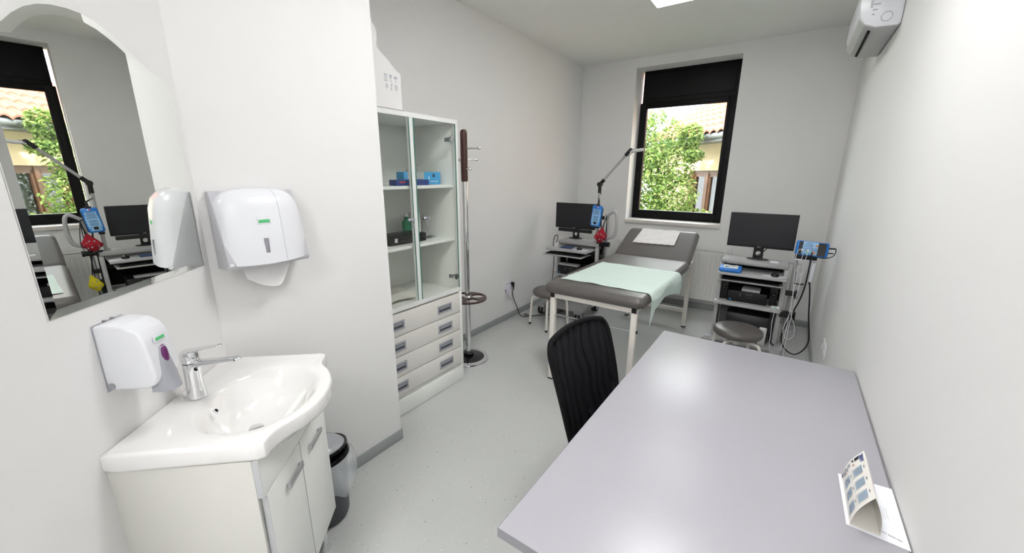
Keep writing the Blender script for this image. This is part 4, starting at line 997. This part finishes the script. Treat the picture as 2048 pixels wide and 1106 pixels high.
cable('white_lead', 'white lead hanging over the front of the lower shelf of the right cart', [(.032, RY-.064, .494), (.032, RY-.078, .49), (.030, 3.92, .44), (.026, 3.92, .38), (.033, 3.9, .284), (.032, 3.9, .19), (.052, 3.88, .09), (.06, 3.87, .006)], .0022, plastic_w)
t = thing('probe_handle', 'white hand probe hanging below the blue amplifier box', 'probe', (.237, 3.90, .86))
MB().lathe([(0, .0), (.010, .0), (.014, .02), (.0165, .09), (.016, .150), (.012, .165), (0, .168)], (.230, 3.95, .758), 20).build('probe_body', plastic_w, t)
MB().box((.205, 3.93, .930), (.250, 3.97, .980), .006).build('probe_clip', plastic_w, t); MB().cyl((.229, 3.95, .740), (.229, 3.95, .762), .006, .009).build('strain_relief', black, t)
b = MB(); b.cyl((.224, 3.94, .980), (.224, 3.94, .993), .005); b.build('red_tip', ink_red, t); MB().cyl((.236, 3.945, .980), (.236, 3.945, .995), .004).build('yellow_tip', yellow_net, t)
b = MB(); b.lathe([(0, 0), (.03, 0), (.036, .01), (.036, .085), (.030, .095), (0, .097)], (.165, 4.13, .70), 24); tag(b.build('gel_bottle', plastic_lg, loc=(.165, 4.13, .70)), 'grey rounded container clipped to the pole of the right cart', 'container')
bpy.data.objects['gel_bottle'].name = 'gel_container'
MB_ = MB(); MB_.box((.13, 4.10, .69), (.20, 4.16, .699), .003); MB_.build('container_bracket', black, bpy.data.objects['gel_container'])

# ------------------------------------------------------------------ articulated arm and hanging boxes, left cart
t = thing('articulated_arm', 'jointed grey support arm rising from the left cart toward the window', 'support arm', (-1.725, 4.2, .86))
ax, ay = -1.728, 4.17
MB().cyl((ax, ay, .8625), (ax, ay, 1.42), .015, seg=16).cyl((ax, ay, .8625), (ax, ay, .875), .032).build('mast', cart_l, t)
b = MB(); b.cyl((ax, ay, 1.405), (ax, ay, 1.475), .019); b.ball((ax, ay, 1.495), .028, (1, .8, 1)); b.cyl((ax, ay-.03, 1.497), (ax, ay+.03, 1.497), .024); b.cyl((ax, ay, 1.50), (ax+.047, ay, 1.548), .019); b.box((ax+.005, ay-.01, 1.39), (ax+.018, ay+.01, 1.42)); b.build('elbow_joint', black, t)
e0 = Vector((ax+.036, ay, 1.538)); e1 = Vector((-1.448, ay, 1.815))
MB().cyl(e0, e1, .013, seg=14).build('upper_arm', cart_m, t)
b = MB(); dd = (e1-e0).normalized(); b.cyl(e1-dd*.03, e1+dd*.03, .018); b.ball(e1+dd*.035+Vector((.006, 0, .004)), .020); b.tube([e1+dd*.05, e1+Vector((.06, 0, .034)), e1+Vector((.10, 0, .032))], .006, 8, 1); b.build('wrist_joint', black, t)
b = MB(); b.tube([e1+Vector((.012, 0, .012)), e1+Vector((.03, 0, .019)), e1+Vector((.10, 0, .024)), e1+Vector((.160, 0, .032))], [.010, .0155, .0165, .0155], 14, 0); b.build('forearm', plastic_lg, t)
b = MB(); b.tube([e1-dd*.01+Vector((.01, -.01, -.02)), e1+Vector((.04, -.01, -.012)), e1+Vector((.055, -.01, .012))], .003, 6, 1); b.build('joint_cable', black, t)
b = MB(); b.box((ax-.02, ay-.035, 1.02), (ax+.022, ay+.025, 1.10), .006); b.box((ax+.02, ay-.03, 1.12), (ax+.08, ay-.0, 1.16), .006); b.build('mast_clamp', black, t)

DM = Matrix.Translation((-1.681, 4.00, 1.170)) @ Matrix.Rotation(R(6), 4, 'Y') @ Matrix.Rotation(R(4), 4, 'Z')
t = thing('electrode_headbox', 'blue hanging box with rows of sockets beside the left monitor', 'electrode box', (-1.681, 4.0, 1.17))
MB().box((-.056, 0, -.115), (.056, .036, .112), .020, 3, M=DM).build('case', blue, t)
MB().box((-.0, .010, -.108), (.060, .040, .090), .010, 2, M=DM).build('rear_shell', black, t)
MB().prism([(-.038, .075), (.038, .075), (.047, .01), (.044, -.06), (.034, -.098), (-.036, -.098), (-.046, -.06), (-.045, .01)], 1, -.002, .002, .0, M=DM).build('socket_panel', blue_l, t)
b = MB()
def dd_(x, z, r=.0036): b.cyl(DM @ Vector((x, -.0015, z)), DM @ Vector((x, -.0045, z)), r, seg=10)
for z, n_, w_ in ((.068, 6, .048), (.056, 6, .048), (.044, 8, .070), (.032, 6, .048), (.020, 7, .062), (-.004, 6, .046), (-.016, 6, .046), (-.032, 6, .046), (-.044, 6, .046)):
    for i in range(n_): dd_(-w_/2+w_*i/(n_-1), z)
b.build('sockets', navy, t)
MB().box((-.017, -.0045, -.088), (.014, -.001, -.060), M=DM).build('display', screen_m, t)
b = MB()
for x in (-.034, .030):
    for z in (-.064, -.078): b.cyl(DM @ Vector((x, -.0015, z)), DM @ Vector((x, -.004, z)), .005, seg=12)
b.build('blue_keys', blue, t)
MB().box((-.012, -.0025, .088), (.001, .001, .101), .001, M=DM).build('red_label', ink_red, t); MB().box((.001, -.0025, .088), (.012, .001, .101), .001, M=DM).build('white_label', paper, t)
b = MB(); b.tube([DM @ Vector((.0, .018, .11)), DM @ Vector((.0, .018, .13)), DM @ Vector((-.003, .03, .165)), (ax-.0, ay-.02, 1.36)], [.010, .012, .008, .004], 10, 0); b.box((-.022, .006, .106), (.022, .03, .124), .004, M=DM); b.build('hanging_strap', black, t)

def net_bag(cx, cy, z0, z1, w, m, label, name, studs):
    t = thing(name, label, 'electrode cap', (cx, cy, z0))
    bm = bmesh.new(); rings = []; NZ, NR = 26, 40
    for i in range(NZ+1):
        a = i/NZ; z = z0+(z1-z0)*a
        r = w*(math.sin(min(1, a*2.4)*PI/2)**.8)*(1 if a < .38 else max(.10, 1-((a-.38)/.62)**1.0*.93)); r = max(r, .004)
        rings.append([bm.verts.new((cx+r*math.cos(2*PI*k/NR)*(1+.06*math.sin(k*1.7+i*.5))+.012*a*a*2, cy+.62*r*math.sin(2*PI*k/NR)*(1+.12*math.sin(k*2.3-i*.4)), z+.006*math.sin(k*.9)*(1-a))) for k in range(NR)])
    for a, c in zip(rings, rings[1:]):
        for k in range(NR): bm.faces.new((a[k], a[(k+1) % NR], c[(k+1) % NR], c[k]))
    bm.faces.new(rings[0][::-1]); bm.faces.new(rings[-1]); bmesh.ops.recalc_face_normals(bm, faces=bm.faces)
    b = MB(); b.merge(bm); b.build('cap_fabric', m, t, ang=80)
    b = MB()
    for u, v in studs:
        z = z0+(z1-z0)*v; r = w*(math.sin(min(1, v*2.4)*PI/2)**.8)*(1 if v < .38 else max(.10, 1-((v-.38)/.62)*.93))
        y = cy-.62*r*math.sqrt(max(.05, 1-(u)**2)); c = Vector((cx+u*r, y, z)); b.cyl(c+Vector((0, .004, 0)), c+Vector((0, -.004, 0)), .0065, seg=14)
    b.build('electrode_rings', plastic_g, t)
    return t
net_bag(-1.642, 4.05, .880, 1.050, .072, red_net, 'red fabric electrode cap hanging below the blue box on the left cart', 'electrode_net', [(-.5, .32), (.15, .25), (.62, .22), (.6, .5), (-.3, .58), (.35, .58), (-.75, .2), (.8, .38)])
b = MB(); b.tube([(-1.615, 4.05, 1.045), (-1.612, 4.05, 1.07), (-1.60, 4.09, 1.16), (-1.625, 4.14, 1.17)], [.010, .006, .006, .006], 8); b.tube([(-1.66, 4.02, .885), (-1.60, 4.02, .86), (-1.565, 4.03, .93), (-1.575, 4.06, 1.02), (-1.60, 4.09, 1.15)], .0035, 6, 2); b.build('cap_lead', black, bpy.data.objects['electrode_net'])
t2 = net_bag(-1.600, 4.07, .50, .66, .052, yellow_net, 'yellow fabric electrode cap hanging low on the left cart, seen in the mirror', 'electrode_net', [(-.5, .3), (.2, .25), (.6, .5), (-.2, .6)])
MB().tube([(-1.59, 4.07, .655), (-1.60, 4.09, .72), (-1.62, 4.12, .84)], .005, 8, 1).build('cap_lead', black, t2)
for pts, lab in (([(-1.668, 4.12, 1.10), (-1.655, 4.11, .95), (-1.66, 4.10, .80), (-1.65, 4.10, .60), (-1.66, 4.10, .36)], 'thick black cable running down beside the mast of the left cart'),
                 ([(-1.60, 4.10, 1.15), (-1.598, 4.10, .98), (-1.612, 4.10, .80), (-1.60, 4.10, .55), (-1.615, 4.11, .30)], 'thin black cable hanging down under the red electrode cap')):
    cable('hanging_cable', lab, pts, .006 if 'thick' in lab else .0035, black)
cable('hanging_cable', 'black cable dropping from the lower shelf of the left cart to the floor', [(-2.18, LY+.20, .44), (-2.20, LY+.10, .42), (-2.215, LY+.0, .34), (-2.23, LY-.05, .2), (-2.25, LY-.05, .03), (-2.2, LY-.10, .006)], .004, black)

# ------------------------------------------------------------------ desk
t = thing('desk', 'grey-topped desk standing against the right wall in the foreground', 'desk', (-.06, 1.42, 0))
DX0, DX1, DY0, DY1, DZ = -.479, .352, .636, 2.212, .745
MB().box((DX0, DY0, DZ-.028), (DX1, DY1, DZ), .0012).build('desktop', desk_m, t)
b = MB(); b.box((DX0-.0012, DY0-.0006, DZ-.0275), (DX0, DY1+.0006, DZ-.0006)); b.box((DX0, DY0-.0012, DZ-.0275), (DX1, DY0, DZ-.0006)); b.box((DX0, DY1, DZ-.0275), (DX1, DY1+.0012, DZ-.0006)); b.box((DX1, DY0, DZ-.0275), (DX1+.002, DY1, DZ-.0003))
b.build('edge_band', desk_edge, t)
for y in (DY0+.03, DY1-.055): MB().box((DX0+.06, y, 0), (DX1-.02, y+.025, DZ-.0285), .001).build('end_panel', desk_m, t)
MB().box((DX1-.06, DY0+.056, .35), (DX1-.042, DY1-.056, DZ-.0285), .001).build('modesty_panel', desk_m, t)

# leaflet and tent calendar
o = MB().prism([(.236, 1.362), (.3585-.003, 1.372), (.3585-.003, 1.140), (.238, 1.150)], 2, DZ+.0006, DZ+.0022).build('leaflet', paper, loc=(.30, 1.26, DZ))
tag(o, 'white printed leaflet lying on the desk under the calendar', 'leaflet')
b = MB(); z = DZ+.0022
for i, (x, l) in enumerate(((.306, .045), (.313, .05), (.318, .05), (.323, .05), (.328, .05))): b.box((x, 1.225, z), (x+.0007, 1.225+l, z+.0003))
b.build('text_lines', ink_grey, o)
text('heading', 'Poslovni kalendar', .008, ink, o, basis((.318, 1.170, z), (.9, -.25, 0), (.25, .9, 0)))
t = thing('desk_calendar', 'folded 2018 tent calendar standing on the leaflet on the desk', 'calendar', (.27, 1.255, DZ+.0022))
cz = DZ+.0026; ya, yb = 1.153, 1.360
def face(u):      # left printed face, from base (u=0) to ridge (u=1), bulging outwards
    x = .244+.033*u - .008*math.sin(PI*u); zc_ = cz+.098*u; return x, zc_
MB().grid([[(face(k/14)[0], ya+(yb-ya)*j/6+.0, face(k/14)[1]) for k in range(15)] for j in range(7)], .0006).build('printed_face', paper_c, t, ang=80)
MB().grid([[(.277+.026*(1-k/14)+.007*math.sin(PI*k/14), ya+(yb-ya)*j/6, cz+.098*k/14) for k in range(15)] for j in range(7)], .0006).build('back_face', paper_c, t, ang=80)
MB().grid([[(.244+.059*k/6, ya+(yb-ya)*j/6, cz+.0003) for k in range(7)] for j in range(7)], .0004).build('base_flap', paper_c, t)
def onface(u, y, m, w, h, name, bb):
    """small patch on the printed face: u along face height, y along ridge"""
    x0, z0 = face(u); x1, z1 = face(u+h); n_ = Vector((-(z1-z0), 0, x1-x0)).normalized(); off = n_*.0012
    tmp = bmesh.new(); vs = [tmp.verts.new(Vector(p)+off) for p in ((x0, y, z0), (x0, y+w, z0), (x1, y+w, z1), (x1, y, z1))]
    tmp.faces.new(vs); bmesh.ops.solidify(tmp, geom=tmp.faces[:], thickness=.0001); bb.merge(tmp)
bI, bB, bT, bR = MB(), MB(), MB(), MB()
for col in range(3):
    for row in range(2):
        y0_ = yb-.092+.002-col*.052+.040*0; u0 = .10+row*.43
        onface(u0+.06, y0_+.004, None, .030, .27, 't', bT)
        for r_ in range(6):
            for c_ in range(7):
                tgt = bR if (c_+r_) % 9 == 6 else bB
                onface(u0+c_*.050, y0_+r_*.0068, None, .0030, .016, 'd', tgt)
for col in range(3): onface(.905, yb-.075-col*.052, None, .012, .022, 'h', bI); onface(.475, yb-.075-col*.052, None, .010, .022, 'h', bI)
bT.build('tint_bands', ink_pale, t); bB.build('day_numbers', mat('grey_blue_ink', (.36, .46, .56), .6), t); bR.build('sunday_numbers', mat('pale_red_ink', (.66, .38, .34), .6), t); bI.build('month_names', mat('grey_black_ink', (.20, .20, .23), .6), t)
dirv = Vector((face(.97)[0]-face(.83)[0], 0, face(.97)[1]-face(.83)[1])).normalized()
text('year', '2018', .0165, mat('navy_ink', (.04, .07, .25), .6), t, basis((face(.90)[0]-.0018, yb-.026, face(.90)[1]), (0, -1, 0), dirv), bold=.0004)
b = MB(); onface(.70, yb-.022, None, .013, .13, 'e', b); onface(.60, yb-.018, None, .008, .06, 'e', b); b.build('dark_emblem', ink, t)
b = MB()
for i in range(8): onface(.10+.055*i, yb-.030+.007*math.sin(i*2.2), None, .014, .035, 'p', b)
b.build('printed_picture', mat('steel_blue_ink', (.30, .38, .45), .6), t)
b = MB(); onface(.22, yb-.036, None, .004, .10, 'r', b); onface(.60, yb-.036, None, .004, .07, 'r', b); b.build('red_line', ink_red, t)
b = MB(); onface(.03, yb-.022, None, .014, .07, 'r', b); b.build('purple_badge', mat('violet_ink', (.20, .16, .32), .6), t)

# ------------------------------------------------------------------ office chair (faces the desk, back leaning away)
t = thing('office_chair', 'black office chair with a mesh back pushed in at the desk', 'chair', (-.52, 1.58, 0), R(-9))
# local x towards the desk, y along the desk
def back_pt(u, v):   # u across -1..1, v up 0..1 ; local
    w = .237 - .035*(1-v)**2
    zt_ = .915 - .035*abs(u)**2.2
    z = .42+(zt_-.42)*v
    x = -.090 - .130*v - .018*(1-u*u) + .008*u*u + .010*math.sin(v*PI)
    return (x, u*w*(1-.10*max(0, v-.8)/.2*0), z)
RM = []
rim = []
for i in range(25): rim.append(back_pt(-1+2*i/24*1, 1))
def rc_pt(u, v):
    # round the top corners of the outline
    x, y, z = back_pt(u, v); cr = .07
    w = .232; dy = w-abs(y); dz = .935-z
    return (x, y, z)
outl = []
NSD = 18
for i in range(NSD+1): outl.append(back_pt(-1, i/NSD*.86))
for i in range(1, 8):
    a = i/8*PI/2; outl.append(back_pt(-1+.17*(1-math.cos(a)), .86+.14*math.sin(a)))
for i in range(13): outl.append(back_pt(-.83+1.66*i/12, 1))
for i in range(7, 0, -1):
    a = i/8*PI/2; outl.append(back_pt(1-.17*(1-math.cos(a)), .86+.14*math.sin(a)))
for i in range(NSD+1): outl.append(back_pt(1, .86*(1-i/NSD)))
for i in range(1, 12): outl.append(back_pt(1-2*i/12, 0))
outl.append(outl[0])
MB().tube(outl, .0125, 12).build('back_frame', black_matte, t, local=True, ang=80)
# mesh sheet: clipped to the outline by squeezing u near the top
def mesh_pt(u, v):
    if v > .86:
        a = math.asin(min(1, (v-.86)/.14)); lim = 1-.17*(1-math.cos(a))
    else: lim = 1
    return back_pt(u*lim, v)
MB().grid([[mesh_pt(-1+2*i/30, j/30) for j in range(31)] for i in range(31)], .0015).build('mesh_back', mesh_m, t, local=True, ang=80)
G2 = [[(lambda p: (p[0]-.016, p[1], p[2]))(mesh_pt((-1+2*i/30)*.97, .02+j/30*.96)) for j in range(31)] for i in range(31)]
MB().grid(G2, .001).build('rear_mesh', mesh_m, t, local=True, ang=80)
b = MB(); b.tube([(-.12, 0, .50), (-.155, 0, .47), (-.13, 0, .40), (-.02, 0, .385)], .018, 10, 1); b.build('back_support', black, t, local=True)
b = MB(); b.box((-.10, -.235, .405), (.37, .235, .465), .028, 4); b.build('seat', black_matte, t, local=True, ang=80)
b = MB(); b.box((.0, -.10, .375), (.22, .10, .405), .008); b.build('seat_plate', black, t, local=True)
b = MB(); b.cyl((.12, 0, .10), (.12, 0, .24), .028); b.cyl((.12, 0, .24), (.12, 0, .38), .016); b.build('gas_column', black, t, local=True)
b = MB()
for i in range(5):
    a = i*2*PI/5+.3; b.tube([(.12, 0, .12), (.12+.14*math.cos(a), .14*math.sin(a), .105), (.12+.28*math.cos(a), .28*math.sin(a), .075)], [.026, .020, .014], 10)
b.build('star_base', black, t, local=True)
for i in range(5):
    a = i*2*PI/5+.3; x, y = .12+.28*math.cos(a), .28*math.sin(a)
    MB().cyl((x-.018, y, .027), (x+.018, y, .027), .027, seg=20).cyl((x, y, .03), (x, y, .075), .008).build('castor', rubber, t, local=True)

# ------------------------------------------------------------------ outside
struct('ground_outside', MB().box((-14, YB+.35, -.5), (8, 22, -.3)), ground_m)
FM = Matrix.Translation((-1.482, 9.0, 0)) @ Matrix.Rotation(math.atan2(math.cos(R(-44)), math.sin(R(-44))), 4, 'Z')
# local x runs along the facade to the far left; room side is local +y or -y, whichever faces the origin
side_ = 1 if (FM @ Vector((0, 1, 0))).y < 9 else -1
t = thing('neighbouring_house', 'beige house with a red tiled roof and brown window outside the window', 'house', (-1.482, 9.0, -.3), math.atan2(math.cos(R(-44)), math.sin(R(-44))))
sg = side_
b = MB(); hx0, hx1, hz0, hz1 = -.42, .57, .86, 1.99
def fbox(bb, x0, x1, y0, y1, z0, z1, bev=0): bb.box((x0, min(y0*sg, y1*sg), z0), (x1, max(y0*sg, y1*sg), z1), bev)
fbox(b, -4, hx0, 0, -.3, -.3, 2.75); fbox(b, hx1, 1.9, 0, -.3, -.3, 2.75); fbox(b, hx0, hx1, 0, -.3, -.3, hz0); fbox(b, hx0, hx1, 0, -.3, hz1, 2.75)
b.build('facade', stucco, t, local=True)
b = MB(); fbox(b, hx0-.02, hx1+.02, .06, -.12, hz0-.06, hz0, .005); b.build('outer_sill', sill_m, t, local=True)
b = MB()
fbox(b, hx0, hx0+.07, -.08, -.16, hz0, hz1); fbox(b, hx1-.07, hx1, -.08, -.16, hz0, hz1); fbox(b, hx0, hx1, -.08, -.16, hz1-.07, hz1); fbox(b, hx0, hx1, -.08, -.16, hz0, hz0+.07); fbox(b, .02, .10, -.07, -.16, hz0, hz1)
for x in (hx0+.07, .10): 
    w_ = (.02-hx0-.07) if x < 0 else (hx1-.07-.10)
    fbox(b, x, x+.05, -.09, -.15, hz0+.07, hz1-.07); fbox(b, x+w_-.05, x+w_, -.09, -.15, hz0+.07, hz1-.07); fbox(b, x, x+w_, -.09, -.15, hz1-.12, hz1-.07); fbox(b, x, x+w_, -.09, -.15, hz0+.07, hz0+.12)
fr_ = b.build('window_frame', brown_w, t, local=True)
b = MB(); fbox(b, hx0+.07, hx1-.07, -.12, -.125, hz0+.07, hz1-.07); b.build('pane', glass_mat('house_pane', (.55, .57, .57), 1.6), fr_, local=True)
crt = [[(hx0+.10+(.0-hx0-.12)*u, (-.20+.012*math.sin(u*30))*sg, hz0+.1+(hz1-hz0-.2)*v) for v in (0, .5, 1)] for u in [k/40 for k in range(41)]]
MB().grid(crt, .002).build('curtain', curtain_m, t, local=True)
b = MB(); fbox(b, hx0, hx1, -.29, -.295, hz0, hz1); b.build('dark_interior', room_dark, t, local=True)
b = MB(); fbox(b, -4, 2.0, .32, -.02, 2.50, 2.53); b.build('soffit', fascia_m, t, local=True)
b = MB(); gpts = [(-4, .36*sg, 2.60), (2.02, .36*sg, 2.60)]; b.tube(gpts, .055, 12); fbox(b, -4, 2.0, .34, .31, 2.50, 2.63); b.build('gutter', fascia_m, t, local=True)
# roof of half-round tiles
rows = 15; cols = 30; tw_ = .20; bm = bmesh.new(); pitch = R(30)
for r_ in range(rows):
    for c_ in range(cols):
        x0 = -4+c_*tw_; s0 = -.02+r_*.30; s1 = s0+.34
        g = []
        for s_, lift in ((s0, .035), (s1, .0)):
            row = []
            for k in range(9):
                a = k/8; x = x0+tw_*a; hgt = .055*abs(math.sin(PI*a))
                d = .42 - s_*math.cos(pitch); zz_ = 2.63+s_*math.sin(pitch)
                row.append(bm.verts.new((x, (d-math.sin(pitch)*-hgt*0)*sg, zz_+hgt+lift)))
            g.append(row)
        for k in range(8): bm.faces.new((g[0][k], g[0][k+1], g[1][k+1], g[1][k]))
        lo_ = [bm.verts.new((v.co.x, v.co.y, v.co.z-.03)) for v in g[0]]
        for k in range(8): bm.faces.new((lo_[k], lo_[k+1], g[0][k+1], g[0][k]))
b = MB(); b.merge(bm); b.build('tiled_roof', tile_m, t, local=True, ang=30)
b = MB(); tmpv = [(-4, (.40)*sg, 2.60), (2.0, .40*sg, 2.60), (2.0, (.40-4.6*math.cos(pitch))*sg, 2.60+4.6*math.sin(pitch)), (-4, (.40-4.6*math.cos(pitch))*sg, 2.60+4.6*math.sin(pitch))]
bm = bmesh.new(); f_ = bm.faces.new([bm.verts.new(p) for p in tmpv]); bmesh.ops.solidify(bm, geom=[f_], thickness=.05); b.merge(bm); b.build('roof_deck', fascia_m, t, local=True)

# tree/bush between the houses
t = thing('garden_tree', 'leafy green tree growing close outside the window', 'tree', (-2.25, 8.3, -.3))
rng = random.Random(11)
KT = 1.17
blobs = [(-2.0, 7.0, 2.15, .50, .45, .45), (-1.75, 7.0, 1.75, .42, .45, .42), (-2.15, 7.0, 1.45, .50, .5, .5), (-1.62, 6.9, 1.25, .40, .45, .42), (-2.1, 7.1, .75, .6, .5, .55), (-1.55, 6.95, .78, .45, .4, .36), (-1.2, 6.9, .85, .38, .35, .22),
         (-1.42, 7.0, 2.18, .17, .2, .20), (-1.36, 6.95, 1.9, .15, .2, .10), (-2.4, 7.2, 2.0, .5, .5, .6), (-.95, 6.9, .86, .2, .25, .16), (-2.9, 7.4, 1.2, .6, .5, 1.0), (-1.45, 7.0, .30, .7, .5, .4), (-2.9, 7.3, 2.1, .45, .5, .5)]
blobs = [(x*KT, y*KT, 1.6+(z-1.6)*KT, a*KT, b_*1.0, c*KT) for x, y, z, a, b_, c in blobs]
bm = bmesh.new()
vol = [b_[3]*b_[4]*b_[5] for b_ in blobs]; tv = sum(vol)
for bl, v_ in zip(blobs, vol):
    n_ = int(600+12500*v_/tv)
    for _ in range(n_):
        while True:
            p = Vector((rng.uniform(-1, 1), rng.uniform(-1, 1), rng.uniform(-1, 1)))
            if p.length < 1: break
        if rng.random() < .7: p = p.normalized()*rng.uniform(.72, 1.05)
        c = Vector((bl[0]+p.x*bl[3], bl[1]+p.y*bl[4], bl[2]+p.z*bl[5]))
        l_ = rng.uniform(.022, .052); w_ = l_*rng.uniform(.38, .55)
        M_ = Matrix.Translation(c) @ Euler((rng.uniform(-.9, .9), rng.uniform(-.9, .9), rng.uniform(0, 6.28))).to_matrix().to_4x4()
        vs = [bm.verts.new(M_ @ Vector(q_)) for q_ in ((-l_, 0, 0), (-l_*.3, -w_, .006), (l_*.45, -w_*.8, .004), (l_, 0, -.01), (l_*.45, w_*.8, .004), (-l_*.3, w_, .006))]
        bm.faces.new(vs)
b = MB(); b.merge(bm); b.build('foliage', leaf_m, t)
b = MB()
b.tube([(-2.25, 8.3, -.3), (-2.27, 8.3, .5), (-2.2, 8.28, 1.3), (-2.3, 8.3, 2.2)], [.06, .05, .035, .015], 8, 1)
for i in range(16):
    z_ = rng.uniform(.2, 1.7); a = rng.uniform(0, 6.28); l_ = rng.uniform(.35, .7)
    b.tube([(-2.25, 8.3, z_), (-2.25+l_*.5*math.cos(a), 8.3+l_*.4*math.sin(a), z_+.2), (-2.25+l_*math.cos(a), 8.3+l_*.7*math.sin(a), z_+.5)], [.022, .014, .006], 6)
b.build('trunk', bark, t)
